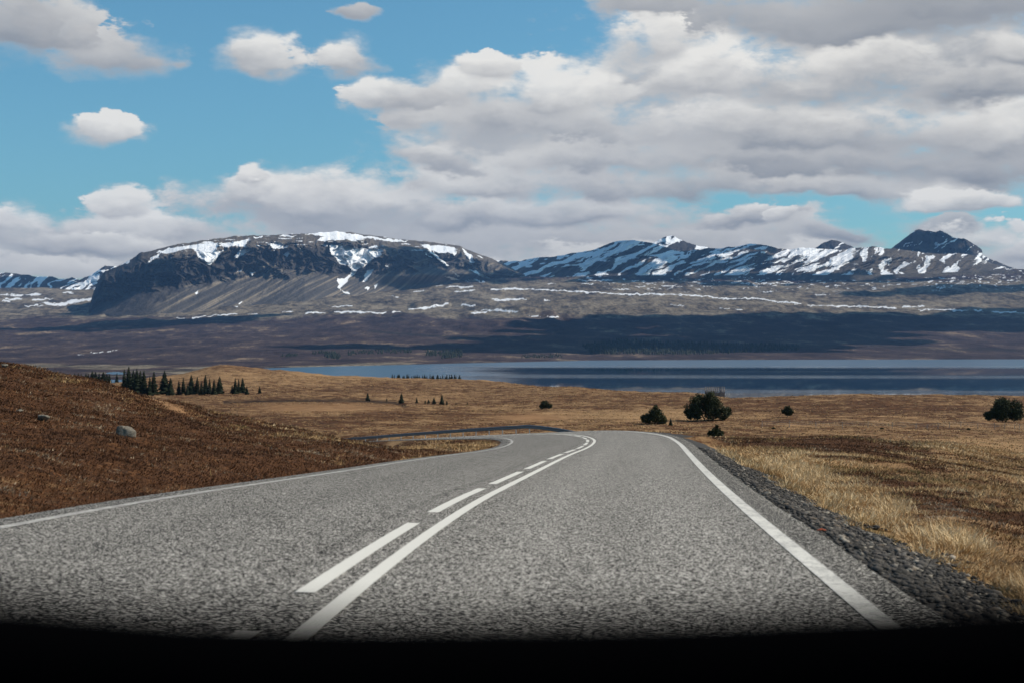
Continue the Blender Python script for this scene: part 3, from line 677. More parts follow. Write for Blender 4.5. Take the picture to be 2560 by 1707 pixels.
def peak(name, label, crest, foot_v, Yf, dep, seed, thr, size=18):
    u0, u1 = crest[0][0], crest[-1][0]
    def rl(U, V, T): return ((ridged(U / 30, V / 40, 3, seed) - .55) * -260 + (fbm(U / 9, V / 12, 3, seed + 3) - .5) * 80) * sstep(T, 0, .15)
    def at(U, V, T): return dict(snow=np.clip(snow_diag(U, V, T, seed, thr, 1.4, size * .62), 0, 1), talus=np.zeros(U.shape), top=np.zeros(U.shape))
    mountain(name, label, u0, u1, max(60, int((u1 - u0) / 2)), 60, crest, [(u0, foot_v), (u1, foot_v)], lambda U, ft: np.full(U.shape, Yf), lambda U: np.full(U.shape, dep), [(0, 0), (1, 1)], rl, at)
peak('pointed_peak', 'pointed snow flecked peak behind the middle of the snowy range', [(1560, 645), (1600, 622), (1640, 604), (1660, 594), (1680, 590), (1700, 600), (1740, 613), (1800, 625), (1850, 640)], 650, 14800., 900, 31, .51)
peak('small_peak', 'small dark cone shaped peak with snow cap between two larger peaks', [(1990, 640), (2035, 622), (2060, 606), (2080, 600), (2100, 604), (2135, 620), (2170, 640)], 645, 14900., 700, 47, .64, 24)
peak('dark_peak', 'tall dark rocky peak with jagged top behind snowy range', [(2190, 645), (2232, 620), (2260, 598), (2290, 576), (2300, 574), (2320, 578), (2340, 582), (2350, 577), (2365, 584), (2390, 598), (2410, 597), (2440, 614), (2455, 625), (2458, 640), (2490, 655), (2560, 680)], 690, 14000., 900, 53, .70, 12)
peak('far_ridge', 'distant snow covered ridge behind the plain on the far left', [(-900, 690), (-500, 672), (-200, 686), (-40, 678), (0, 681), (40, 684), (90, 692), (130, 690), (150, 700), (180, 694), (200, 700), (235, 684), (262, 666), (300, 668), (360, 672), (420, 690)], 727, 13800., 900, 61, .51, 16)

# ------------------------------------------------------------------ clouds overhead (outside the picture) whose shadows lie on the land
cloud_mat, t = material('cloud', 1, 0)
t.put(t.b.inputs['Base Color'], (.85, .85, .86))
import bmesh
def ico(sub):
    bm = bmesh.new(); bmesh.ops.create_icosphere(bm, subdivisions=sub, radius=1)
    v = np.array([x.co[:] for x in bm.verts]); f = np.array([[q.index for q in x.verts] for x in bm.faces]); bm.free(); return v, f
ICO1 = ico(1); ICO2 = ico(2); ICO3 = ico(3)
SD = np.array(SUN_DIR)
cv_, cf_ = [], []; cn = 0
def cloud_over(x, y, z, rx, ry, alt, seed):
    """a cumulus made of puffs, standing where the sun throws its shadow on the given spot"""
    global cn
    r2 = np.random.default_rng(seed); base = np.array([x, y, z]) + SD * ((alt - z) / SD[2])
    n = int(26 + rx * ry / 40000)
    for k in range(min(n, 90)):
        a = r2.uniform(0, 6.283); q = math.sqrt(r2.uniform(0, 1))
        size = r2.uniform(.18, .36) * min(rx, ry) * (1.25 - .6 * q) + 40
        v, f = ICO2
        p = v * np.array([size, size, size * .55]); p = p * (1 + .25 * (vnoise(v[:, 0] * 3 + k, v[:, 1] * 3 + v[:, 2] * 2, seed) - .5))[:, None]
        p[:, 2] = np.maximum(p[:, 2], -size * .12)
        cv_.append(p + base + np.array([math.cos(a) * q * rx, math.sin(a) * q * ry, 0])); cf_.append(f + cn); cn += len(v)
def shade(u, v, wu, wv, alt=2900, seed=1, plainly=True, Y=None):
    y = float(plain_depth(np.array([float(u)]), np.array([float(v)]))[0]) if Y is None else Y
    y1 = float(plain_depth(np.array([float(u)]), np.array([float(v - wv)]))[0]) if Y is None else Y + wv
    x = (u - CU) / F * y; z = EYE + (CV - v) / F * y
    cloud_over(x, y, z, wu / F * y, max(abs(y1 - y), 120), .315 * y + 500, seed)
for k, a in enumerate([(1750, 812, 420, 24), (2250, 806, 420, 24), (1500, 850, 330, 24), (1800, 862, 330, 18), (2060, 845, 260, 16), (1250, 872, 240, 12), (1950, 830, 260, 16), (2650, 800, 300, 26), (900, 869, 170, 5),
                       (120, 824, 240, 6), (420, 805, 170, 11), (560, 795, 130, 6),
                       (1450, 700, 330, 8), (1850, 703, 300, 9), (2150, 700, 200, 7), (2400, 728, 260, 12)]):
    shade(*a, alt=3000, seed=20 + k)
for k, a in enumerate([(985, 690, 100, 330, 11750), (1480, 655, 240, 800, 13300), (1800, 650, 150, 700, 13300), (2350, 610, 130, 500, 14400), (300, 730, 60, 300, 10000), (80, 705, 120, 400, 14200)]):
    shade(a[0], a[1], a[2], a[3], alt=4200, seed=60 + k, Y=a[4])
clouds = mesh_obj('clouds', np.concatenate(cv_), np.concatenate(cf_), cloud_mat, smooth=True)
tag(clouds, 'white broken cumulus clouds high above the plain', kind='stuff')

# ------------------------------------------------------------------ air
haze_mat = bpy.data.materials.new('haze'); haze_mat.use_nodes = True
t = NT(haze_mat.node_tree); t.n.clear()
ho = t.new('ShaderNodeOutputMaterial'); pv = t.new('ShaderNodeVolumePrincipled'); t.l.new(pv.outputs[0], ho.inputs['Volume'])
pv.inputs['Color'].default_value = (.28, .53, 1, 1); pv.inputs['Density'].default_value = 1.7e-5; pv.inputs['Anisotropy'].default_value = .1
bx0, bx1, by0, by1, bz0, bz1 = -24000, 24000, -5000, 19000, -140, 1700
hz = mesh_obj('haze', [(x, y, z) for z in (bz0, bz1) for y in (by0, by1) for x in (bx0, bx1)], [(0, 2, 3, 1), (4, 5, 7, 6), (0, 1, 5, 4), (2, 6, 7, 3), (0, 4, 6, 2), (1, 3, 7, 5)], haze_mat)
tag(hz, 'thin blue haze in the air', kind='stuff')

# ------------------------------------------------------------------ small mesh tools for the objects
class MB:
    """collects boxes, bars and triangles; build() links them as one mesh"""
    def __init__(self): self.v = []; self.f = []
    def add(self, v, f):
        n = len(self.v); self.v += [tuple(map(float, p)) for p in v]; self.f += [tuple(int(i) + n for i in q) for q in f]
    def box(self, c, size, rz=0, rx=0, taper=1.0):
        sx_, sy_, sz_ = (q / 2 for q in size); P = []
        for z in (-1, 1):
            k = taper if z > 0 else 1
            for x, y in ((-1, -1), (1, -1), (1, 1), (-1, 1)):
                q = Vector((x * sx_ * k, y * sy_ * k, z * sz_))
                q.rotate(__import__('mathutils').Euler((rx, 0, rz))); P.append((q.x + c[0], q.y + c[1], q.z + c[2]))
        self.add(P, [(3, 2, 1, 0), (4, 5, 6, 7), (0, 1, 5, 4), (1, 2, 6, 5), (2, 3, 7, 6), (3, 0, 4, 7)])
    def bar(self, a, b, r, sides=5, r2=None):
        a = Vector(a); b = Vector(b); d_ = (b - a); r2 = r if r2 is None else r2
        q = d_.to_track_quat('Z', 'Y'); P = []
        for c, rad in ((a, r), (b, r2)):
            for k in range(sides):
                p = Vector((math.cos(k * 6.2832 / sides) * rad, math.sin(k * 6.2832 / sides) * rad, 0)); p.rotate(q); P.append(c + p)
        self.add(P, [tuple(range(sides))[::-1], tuple(range(sides, 2 * sides))] + [(k, (k + 1) % sides, sides + (k + 1) % sides, sides + k) for k in range(sides)])
    def build(self, name, mat, parent=None, smooth=False):
        return mesh_obj(name, np.array(self.v), self.f, mat, parent=parent, smooth=smooth)

def copy_part(src, parent, name=None):
    c = src.copy(); C.objects.link(c); c.parent = parent
    return c

# ------------------------------------------------------------------ guardrail along the outside of the bend
steel_mat = plain_mat('galvanised_steel', (.11, .12, .135), .55, .4, .25, 3, metallic=.35)
post_mat = plain_mat('galvanised_post', (.42, .43, .44), .6, .4, .2, 3, metallic=.2)
RO = WR + RAIL
g0 = road_pt(np.array([125.]), RO)[0]
rail_root = empty('guardrail', g0); tag(rail_root, 'grey steel guardrail on posts along the outside of the road bend', 'guardrail')
rs = np.arange(107, 196.1, 1.0)
prof_r = [(.00, .78), (-.05, .765), (-.08, .72), (-.08, .68), (-.02, .64), (-.02, .60), (-.08, .56), (-.08, .52), (-.05, .475), (.00, .46), (.03, .47), (.03, .77)]
drop = np.interp(rs, [107, 122], [1, 0]) ** 1.3 * .86
P = np.stack([road_pt(rs, RO + a + np.interp(rs, [107, 122], [.5, 0]), b - .06) - np.stack([drop * 0, drop * 0, drop], -1) for a, b in prof_r + prof_r[:1]], 1) - g0
mesh_obj('rail', P.reshape(-1, 3), grid_faces(len(rs), len(prof_r) + 1), steel_mat, parent=rail_root)
mb = MB(); mb.box((0, 0, .20), (.05, .11, 1.02)); mb.box((.035, 0, .20), (.02, .06, 1.0)); mb.box((-.05, 0, .56), (.06, .10, .26))
pm = None
for s in np.arange(121.3, 196, 4.05):
    q = road_pt(np.array([s]), RO + .09)[0] - g0; q[2] = q[2] - .06
    if pm is None: pm = mb.build('post', post_mat, rail_root); o = pm
    else: o = copy_part(pm, rail_root)
    o.location = q; o.rotation_euler = (0, 0, -float(np.interp(s, SS, _th)))

# ------------------------------------------------------------------ conifers
bark_mat = plain_mat('bark', (.075, .055, .042), .95, .1, .3, 6)
def leaf_mat(name, a, b):
    m, t = material(name, .75, .2)
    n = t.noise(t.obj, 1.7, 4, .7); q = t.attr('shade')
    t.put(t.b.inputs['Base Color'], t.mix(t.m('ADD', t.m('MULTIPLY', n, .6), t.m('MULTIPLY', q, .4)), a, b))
    return m
spruce_mat = leaf_mat('spruce_needles', (.010, .016, .009), (.040, .050, .020))
pine_mat = leaf_mat('pine_needles', (.012, .018, .008), (.075, .078, .026))
far_mat = leaf_mat('distant_needles', (.006, .011, .008), (.018, .026, .014))

def spruce_meshes(seed, whorls=34, per=15, slim=.24, droop=.25):
    """unit-height spruce: trunk and crown of many drooping branch fans"""
    r2 = random.Random(seed); V = []; Fc = []; S = []
    for k in range(whorls):
        h = .05 + .93 * (k / (whorls - 1)) ** .92
        L = slim * (1 - h) ** .85 * r2.uniform(.75, 1.15) + .012
        n = max(4, int(per * (1 - .55 * h)))
        a0 = r2.uniform(0, 6.28)
        for j in range(n):
            if r2.random() < .06: continue
            a = a0 + j * 6.283 / n + r2.uniform(-.25, .25); l = L * r2.uniform(.62, 1.2)
            ca, sa = math.cos(a), math.sin(a); z1 = h - l * droop * r2.uniform(.4, 1.5) + .010; wdt = .36 * l + .012
            tip = (ca * l, sa * l, z1); mid = .58 * l; zm = (h + z1) / 2 + .012
            b = len(V)
            V += [(0, 0, h + .012), (ca * mid - sa * wdt, sa * mid + ca * wdt, zm - r2.uniform(.0, .022)), tip, (ca * mid + sa * wdt, sa * mid - ca * wdt, zm - r2.uniform(.0, .022)), (ca * mid, sa * mid, zm - .035 - .10 * l)]
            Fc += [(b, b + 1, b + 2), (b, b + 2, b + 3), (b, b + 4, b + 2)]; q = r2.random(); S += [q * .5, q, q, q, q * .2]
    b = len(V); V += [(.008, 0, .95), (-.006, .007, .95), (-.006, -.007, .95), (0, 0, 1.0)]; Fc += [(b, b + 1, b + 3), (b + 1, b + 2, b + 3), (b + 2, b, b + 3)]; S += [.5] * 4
    return np.array(V), np.array(Fc), np.array(S)

def make_spruce(seed, **kw):
    r = empty('spruce_tree'); mb = MB(); mb.bar((0, 0, -.06), (0, 0, .55), .022, 6, .010); mb.bar((0, 0, .55), (0, 0, .95), .010, 5, .003)
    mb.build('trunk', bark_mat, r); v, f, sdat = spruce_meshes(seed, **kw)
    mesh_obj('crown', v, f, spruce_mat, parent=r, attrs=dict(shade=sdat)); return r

def pine_crown(seed, lobes, n_leaf=2600, leaf=.05):
    """crown of needle clumps spread on and in uneven lobes; lobes = (x, y, z, rx, ry, rz) in units of the tree height"""
    r2 = np.random.default_rng(seed); V = []; S = []; vol = np.array([l[3] * l[4] * l[5] for l in lobes]) ** .67; vol /= vol.sum()
    for l, w_ in zip(lobes, vol):
        n = int(n_leaf * 2.4 * w_); d3 = r2.normal(size=(n, 3)); d3 /= np.linalg.norm(d3, axis=1)[:, None]
        rad = .40 + .68 * r2.random(n) ** .7
        lump = .72 + .55 * vnoise(d3[:, 0] * 2.6 + seed, d3[:, 1] * 2.6 + d3[:, 2] * 2.6 * 1.3, seed)
        p = d3 * (rad * lump)[:, None] * np.array(l[3:]) + np.array(l[:3])
        keep = (p[:, 2] > .02) & (vnoise(p[:, 0] * 9 + seed, p[:, 1] * 9 + p[:, 2] * 11, seed + 4) > .24); p = p[keep]; n = len(p)
        a = r2.normal(size=(n, 3)); a /= np.linalg.norm(a, axis=1)[:, None]; a[:, 2] = np.abs(a[:, 2]); b = np.cross(a, r2.normal(size=(n, 3))); b /= np.linalg.norm(b, axis=1)[:, None]
        sz = leaf * r2.uniform(.6, 1.3, n)[:, None]
        V.append(np.stack([p - b * sz * .5, p + b * sz * .5, p + a * sz * 1.3], 1).reshape(-1, 3)); S.append(np.repeat(r2.random(n), 3))
    V = np.concatenate(V); return V, np.arange(len(V)).reshape(-1, 3), np.concatenate(S)

def make_pine(name, seed, lobes, trunk_xy, height, loc, label, cat, n_leaf=2600, leaf=.05, group=None, rz=0):
    r = empty(name, loc, rz); tag(r, label, cat, group); mb = MB()
    for (tx, ty, tz) in trunk_xy:
        mb.bar((tx * .15, ty * .15, -.08), (tx * .6, ty * .6, tz * .5), .028, 6, .018); mb.bar((tx * .6, ty * .6, tz * .5), (tx, ty, tz), .018, 5, .006)
        for k in range(5):
            a = seed + k * 1.9; q = .35 + .12 * k
            mb.bar((tx * q, ty * q, tz * q), (tx * q + math.cos(a) * .16, ty * q + math.sin(a) * .16, tz * q + .08), .010, 4, .003)
    mb.build('trunk', bark_mat, r); v, f, sd = pine_crown(seed, lobes, n_leaf, leaf); mesh_obj('crown', v, f, pine_mat, parent=r, attrs=dict(shade=sd))
    r.scale = (height,) * 3
    return r

protos = [make_spruce(3, slim=.27), make_spruce(8, slim=.34), make_spruce(15, slim=.22, whorls=28), make_spruce(21, slim=.40)]
used = set()
def put_spruce(kind, u, vtop, Y, label, group, width=1.0, base_v=None, cat='tree', name='spruce_tree', sink=.0):
    if base_v is not None: x, y, z = ground_at(u, base_v, 125 if base_v > 1015 else 250)
    else: x, y, z = ground_depth(u, Y)
    h = (EYE + (CV - vtop) / F * y) - z
    src = protos[kind]
    if kind in used:
        r = empty(name)
        for ch in src.children: copy_part(ch, r)
    else: r = src; used.add(kind)
    r.name = name
    r.location = (x, y, z - sink); r.scale = (h * width * .88, h * width * .88, h); r.rotation_euler = (0, 0, (u * 1.37) % 6.28)
    tag(r, label, cat, group); return r
Z6 = lambda x, y: (160 + x / 4.356, 900 + y / 4.356)
GA = 'spruces clustered behind the heather hill'
spr = [  # picture x, top y (enlarged view), kind, width, label
    (655, 95, 2, 1.0, 'slim spruce at the left end of the tallest clump'), (705, 68, 0, 1.0, 'tallest spruce of the clump on the hill edge'),
    (755, 100, 1, .9, 'dense spruce beside the tallest one in the clump'), (792, 88, 0, 1.0, 'pointed spruce in the middle of the tallest clump'),
    (832, 110, 1, .85, 'shorter dense spruce right of the middle of the tallest clump'), (870, 108, 0, 1.05, 'spruce closing the tallest clump on its right'),
    (935, 168, 2, 1.1, 'low spruce squeezed between two clumps'), (980, 120, 2, 1.25, 'slim pointed spruce standing just right of the tallest clump'),
    (1095, 108, 1, 1.1, 'broad bushy spruce standing alone between two rows'), (1160, 185, 3, .9, 'low spruce growing against the broad lone spruce'),
    (1250, 215, 2, 1.2, 'small spruce starting the row of slender spruces'), (1300, 185, 2, 1.2, 'second spruce of the slender row'),
    (1342, 255, 3, .7, 'little round spruce low between the second and third of the slender row'),
    (1385, 152, 1, .95, 'full spruce third in the slender row'), (1450, 178, 2, 1.35, 'fourth pointed spruce of the slender row'), (1497, 228, 2, 1.2, 'short spruce in the gap of the slender row'),
    (1540, 155, 0, .95, 'tall spruce in the middle of the slender row'), (1585, 192, 2, 1.0, 'narrowest spruce of the slender row'),
    (1635, 200, 2, 1.3, 'spruce leaning on the broad end of the slender row'), (1695, 170, 1, 1.05, 'broad spruce ending the slender row on the right'),
    (1832, 265, 3, .9, 'low left shoulder spruce of the small three pointed group'), (1865, 192, 0, 1.0, 'left pointed spruce of the small three pointed group'), (1902, 198, 2, 1.2, 'middle spruce of the small three pointed group'),
    (1945, 190, 1, 1.0, 'right broad spruce of the small three pointed group'), (1992, 275, 3, .85, 'low right shoulder spruce of the small three pointed group'), (2130, 280, 1, 1.05, 'single small spruce right of all the clumps')]
for k, (x, tp, kind, wd, lab) in enumerate(spr):
    u, vt = Z6(x, tp); put_spruce(kind, u, vt, 560 + (k % 3) * 9, lab, GA, wd)
Z7 = lambda x, y: (860 + x / 4.2, 910 + y / 4.2)
GB = 'young spruces scattered over the heath'
for x, b, tp, kind, wd, lab in [
    (248, 380, 298, 3, 1.15, 'stubby young spruce above the left end of the dark turf bank'), (448, 386, 352, 3, .9, 'tiny sapling left of the open branched young spruce'),
    (603, 400, 298, 3, 1.05, 'open branched young spruce at the end of the dark turf bank'), (763, 406, 342, 2, 1.5, 'thin young spruce alone on the heath'),
    (853, 410, 372, 3, 1.1, 'lowest shrub sized spruce left of the young pair'), (888, 410, 366, 3, 1.3, 'bushy low spruce next to the smallest one'), (945, 412, 342, 1, 1.3, 'medium young spruce beside the largest of the heath group'),
    (1028, 420, 312, 3, .95, 'largest young spruce of the heath group'), (1080, 420, 376, 3, 1.0, 'low spruce at the foot of the largest heath spruce'), (1176, 420, 396, 3, .9, 'tiny sapling right of the heath group'), (1297, 420, 394, 3, 1.0, 'last small sapling east of the heath group')]:
    u, vt = Z7(x, tp); put_spruce(kind, u, vt, 0, lab, GB, wd, base_v=910 + b / 4.2)
rr_ = random.Random(4)
for k in range(30):   # wood on the shore
    x = 512 + k * 24 + rr_.uniform(-9, 9); 
    if 545 < x < 562 or 1085 < x < 1100: x += 14
    u, vt = Z7(x, 96 + rr_.uniform(0, 26)); put_spruce((0, 2, 1)[k % 3], u, vt, 1000 + rr_.uniform(-25, 25), 'small dark conifer in the low wood by the lake shore', 'conifers of the shore wood', rr_.uniform(.9, 1.4))
for k in range(11):   # distant row behind the hill
    x = 120 + k * 38 + rr_.uniform(-8, 8); u, vt = Z6(x, rr_.choice((112, 130, 145, 138, 122))); put_spruce((1, 0, 3)[k % 3], u, vt, 900 + rr_.uniform(-20, 20), 'bluish conifer in the tree row peeping over the heather hill', 'conifers behind the hill crest', rr_.uniform(1.0, 1.4))
u, vt = Z6(576, 132); put_spruce(2, u, vt, 905, 'lone pointed conifer beside the small blue pool', 'conifers behind the hill crest', 1.2)

# ------------------------------------------------------------------ pines and bushes right of the bend
Z5 = lambda x, y: (1560 + x / 7.84, 940 + y / 7.84)
def place(u, base_v, top_v, y0=130):
    x, y, z = ground_at(u, base_v, y0); return (x, y, z), (base_v - top_v) / F * y
loc, h = place(Z5(600, 0)[0], 940 + 935 / 7.84, 940 + 575 / 7.84, 150)
make_pine('mountain_pine', 5, [(.1, 0, .42, .42, .40, .40), (-.42, .1, .30, .34, .3, .26), (.42, 0, .24, .28, .3, .24), (.05, 0, .80, .16, .16, .22), (-.02, 0, .62, .28, .28, .24)], [(0, 0, .95), (-.4, 0, .4), (.4, 0, .35)], h, loc, 'wide dark pine bush with a pointed top beside a tiny spruce', 'tree', 3000, .06)
put_spruce(3, Z5(915, 0)[0], 940 + 812 / 7.84, 0, 'tiny spruce standing right beside the wide pine bush', GB, .95, base_v=940 + 962 / 7.84)
loc, h = place(Z5(1640, 0)[0], 940 + 868 / 7.84, 940 + 322 / 7.84, 150)
make_pine('mountain_pine', 9, [(.08, 0, .66, .30, .32, .36), (.14, .05, .40, .38, .38, .36), (-.40, 0, .60, .22, .26, .34), (-.45, .05, .34, .34, .34, .30), (-.66, 0, .26, .18, .2, .18), (.52, -.05, .26, .28, .26, .22), (.70, 0, .32, .12, .12, .16)], [(.08, 0, .8), (-.42, 0, .7), (.5, 0, .3)], h, loc, 'largest dark pine, two rounded crowns grown together in front of the ruin', 'tree', 5200, .05)
loc, h = place(Z5(1790, 0)[0], 940 + 1200 / 7.84, 940 + 958 / 7.84, 120)
make_pine('mountain_pine', 13, [(0, 0, .38, .42, .40, .36), (.12, 0, .78, .13, .13, .26), (-.38, 0, .30, .26, .26, .24), (.40, 0, .30, .26, .26, .26)], [(.05, 0, .9), (-.35, 0, .35), (.35, 0, .4)], h, loc, 'small dark pine bush closest to the road bend', 'bush', 2200, .075)
Z8 = lambda x, y: (1900 + x / 3.564, 940 + y / 3.564)
loc, h = place(Z8(245, 0)[0], 940 + 365 / 3.564, 940 + 262 / 3.564, 150)
make_pine('mountain_pine', 17, [(0, 0, .72, .26, .26, .28), (-.25, 0, .52, .26, .26, .2), (.22, 0, .48, .28, .26, .22), (.1, 0, .28, .28, .26, .14)], [(0, 0, .9)], h, loc, 'little pine with a bare lower stem alone on the right slope', 'tree', 1700, .07)
loc, h = place(Z8(2165, 0)[0], 940 + 405 / 3.564, 940 + 203 / 3.564, 150)
make_pine('mountain_pine', 23, [(-.05, 0, .70, .34, .34, .32), (-.10, 0, .40, .42, .40, .34), (.50, .08, .60, .36, .34, .34), (.55, .05, .34, .34, .34, .28), (-.58, 0, .26, .26, .24, .18), (-.70, 0, .30, .14, .14, .14)], [(-.05, 0, .8), (.5, 0, .7), (-.5, 0, .25)], h, loc, 'broad two crowned pine near the right picture edge', 'tree', 4600, .055)
loc, h = place(860 + 2115 / 4.2, 910 + 470 / 4.2, 910 + 380 / 4.2, 150)
make_pine('mountain_pine', 29, [(-.1, 0, .52, .44, .42, .42), (.45, 0, .34, .34, .3, .28), (-.3, 0, .30, .40, .36, .28)], [(-.1, 0, .8), (.4, 0, .4)], h, loc, 'lopsided green pine bush alone beyond the guardrail', 'bush', 1900, .08)
for x, b, lab in ((117, 468, 'small dark shrub at the near foot of the right slope'), (1085, 470, 'flat dark shrub in the middle of the grassy hollow'), (1857, 478, 'low dark shrub in front of the broad two crowned pine')):
    loc, h = place(1900 + x / 3.564, 940 + b / 3.564, 940 + (b - 20) / 3.564, 100)
    make_pine('shrub', int(x), [(0, 0, .4, .75, .6, .42), (.5, 0, .3, .5, .4, .3)], [(0, 0, .6)], h, loc, lab, 'shrub', 500, .16)

# ------------------------------------------------------------------ boulders
rock_near, t = material('boulder_stone', .95, .1)
n1 = t.noise(t.obj, 5, 6, .7); n2 = t.noise(t.obj, 22, 4, .7)
t.put(t.b.inputs['Base Color'], t.ramp(t.m('ADD', t.m('MULTIPLY', n1, .6), t.m('MULTIPLY', n2, .4)), [(.3, (.06, .050, .040)), (.5, (.17, .148, .118)), (.7, (.30, .265, .21))])); bump(t, n1, .9, .08)
def boulder(u, v, wpx, hpx, label, seed, y0=12):
    x, y, z = ground_at(u, v, y0, 125); v3, f3 = ICO3; r2 = np.random.default_rng(seed)
    p = v3.copy()
    for _ in range(16):
        nrm = r2.normal(size=3); nrm /= np.linalg.norm(nrm); dd = p @ nrm; cut = r2.uniform(.42, .8); p = p - np.outer(np.maximum(dd - cut, 0), nrm)
    p = p * (1 + .5 * (fbm(v3[:, 0] * 2.2 + seed, v3[:, 1] * 2.2 + v3[:, 2] * 2.6, 4, seed) - .5))[:, None]
    wd = wpx / F * y; hg = hpx / F * y
    o = mesh_obj('boulder', p * np.array([wd * .62, wd * .5, hg * .72]), f3, rock_near, smooth=False); o.location = (x, y, z + hg * .25); tag(o, label, 'boulder', 'boulders on the heather hill'); return o
boulder(317, 1088, 50, 32, 'large pale grey boulder half sunk in the heather slope', 3)
boulder(109, 1050, 44, 19, 'flat grey boulder higher up on the heather slope', 5)
boulder(11, 918, 17, 14, 'small rounded boulder on the crest of the hill', 8, 40)
boulder(48, 1027, 22, 8, 'low mossy boulder near the left picture edge', 11)

# ------------------------------------------------------------------ roofless shed on the lake shore
wood_mat = plain_mat('weathered_wood', (.21, .15, .125), .9, .1, .35, 2); pale_wood = plain_mat('pale_wood', (.27, .225, .195), .9, .1, .25, 2); dark_and_shaded_wood = plain_mat('dark_and_shaded_wood', (.05, .04, .035), .9, .1, .3, 2)
x, y, z = ground_depth(1560 + 1780 / 7.84, 612)
wpx = y / F; Lh = 47 * wpx; Hw = 13 * wpx; Hr = 24 * wpx
shed = empty('shed', (x, y, z - .1), R(-4)); tag(shed, 'weathered roofless wooden shed with bare rafters on the lake shore', 'shed')
D = 4.2; nb = 16
for k in range(nb):
    if 9 < k < 11: hh = Hw * .8
    else: hh = Hw * (.94 + .06 * math.sin(k * 2.1))
    mb = MB(); mb.box((-Lh / 2 + (k + .5) * Lh / nb, -D / 2, hh / 2), (Lh / nb * .96, .05 + .012 * (k % 3), hh)); mb.build('plank', wood_mat, shed)
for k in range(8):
    mb = MB(); mb.box((-Lh / 2, -D / 2 + (k + .5) * D / 8, Hw * .55), (.05 + .01 * (k % 2), D / 8 * .96, Hw * 1.1)); mb.build('plank', dark_and_shaded_wood, shed)  # left end wall: its shade is put into the darker plank colour
for yy_ in (-D / 2, D / 2):
    mb = MB(); mb.box((0, yy_, Hw + .09), (Lh + .3, .16, .18)); mb.build('wall_plate', pale_wood, shed)
mb = MB(); mb.box((0, 0, Hr), (Lh + .2, .12, .16)); mb.build('ridge_beam', pale_wood, shed)
for k in range(10):
    xx = -Lh / 2 + k * Lh / 9
    for sg_ in (-1, 1):
        mb = MB(); mb.bar((xx, sg_ * (D / 2 + .2), Hw + .05), (xx, 0, Hr + (.12 if k % 2 else .2)), .10, 4); mb.build('rafter', pale_wood if k != 7 else dark_and_shaded_wood, shed)
mb = MB(); mb.bar((Lh * .17, -D / 2 - .1, Hw * .1), (Lh * .33, -D / 2 - .1, Hr * .75), .08, 4); mb.build('brace', dark_and_shaded_wood, shed)
mb = MB(); mb.box((Lh * .30, -D / 2 - .4, .35), (Lh * .75, .14, .16)); mb.build('rail', pale_wood, shed)
for k in range(3):
    mb = MB(); mb.box((D * 0 + Lh / 2, -D / 2 + k * D / 2, Hw / 2), (.14, .14, Hw)); mb.build('corner_post', pale_wood, shed)

# ------------------------------------------------------------------ wire fence on the right
fence_line = [(1905, 1078), (2040, 1079), (2170, 1080), (2290, 1085), (2345, 1084), (2402, 1086), (2486, 1080), (2537, 1076), (2560, 1073), (2640, 1070)]
pts = []
for u, v in fence_line:
    pts.append(ground_depth(u, float(np.interp(u, [1900, 2640], [205, 245]))))
f0 = Vector(pts[3]); fence = empty('wire_fence', f0); tag(fence, 'thin wire fence with pale posts across the grassy hollow', 'fence')
dense = []
for a, b in zip(pts[:-1], pts[1:]):
    for q in np.linspace(0, 1, max(2, int(math.dist(a, b) / 6)) , endpoint=False): 
        xx = a[0] + (b[0] - a[0]) * q; yy_ = a[1] + (b[1] - a[1]) * q; dense.append((xx, yy_, float(ground_z(np.array([xx]), np.array([yy_]))[0])))
dense.append(pts[-1]); post0 = None
for k, p in enumerate(dense):
    if post0 is None:
        mb = MB(); mb.bar((0, 0, -.2), (0, 0, 1.0), .05, 6, .045); post0 = mb.build('post', pale_wood, fence); o = post0
    else: o = copy_part(post0, fence)
    o.location = Vector(p) - f0; o.rotation_euler = (rr_.uniform(-.05, .05), rr_.uniform(-.05, .05), 0)
wire_mat = plain_mat('fence_wire', (.25, .25, .25), .5, .4, .1)
for hh in (.45, .7, .95):
    mb = MB()
    for a, b in zip(dense[:-1], dense[1:]): mb.bar(Vector(a) - f0 + Vector((0, 0, hh)), Vector(b) - f0 + Vector((0, 0, hh)), .008, 3)
    mb.build('wire', wire_mat, fence)

# ------------------------------------------------------------------ woods on the far shore
fv, ff, fs = [], [], []; n0 = 0
r2 = np.random.default_rng(5)
def wood(poly, n, hpx):
    global n0
    us = [p[0] for p in poly]; vs = [p[1] for p in poly]; k = 0
    while k < n:
        u = r2.uniform(min(us), max(us)); v = r2.uniform(min(vs), max(vs))
        if not in_poly(np.array([u]), np.array([v]), poly)[0]: continue
        y = float(plain_depth(np.array([u]), np.array([v]))[0]); x = (u - CU) / F * y; z = EYE + (CV - v) / F * y - 1.5
        h = hpx * r2.uniform(.6, 1.35) / F * y; w_ = h * r2.uniform(.20, .34); a0 = r2.uniform(0, 6.28); q = r2.random()
        for zb, zt, ww in ((0, .62, 1), (.38, 1.0, .62)):
            ring = [(x + math.cos(a0 + j * 1.2566) * w_ * ww * r2.uniform(.7, 1.2), y + math.sin(a0 + j * 1.2566) * w_ * ww, z + h * zb) for j in range(5)]
            fv.extend(ring + [(x, y, z + h * zt)]); ff.extend([(n0 + j, n0 + (j + 1) % 5, n0 + 5) for j in range(5)]); fs.extend([q] * 6); n0 += 6
        k += 1
P1 = lambda *q: [(x / 1.809, y / 1.809 + 560) for x, y in q]; P2 = lambda *q: [(x / 1.729 + 1200, y / 1.729 + 560) for x, y in q]
wood(P1((1270, 592), (1350, 588), (1350, 597), (1270, 598)), 40, 7)
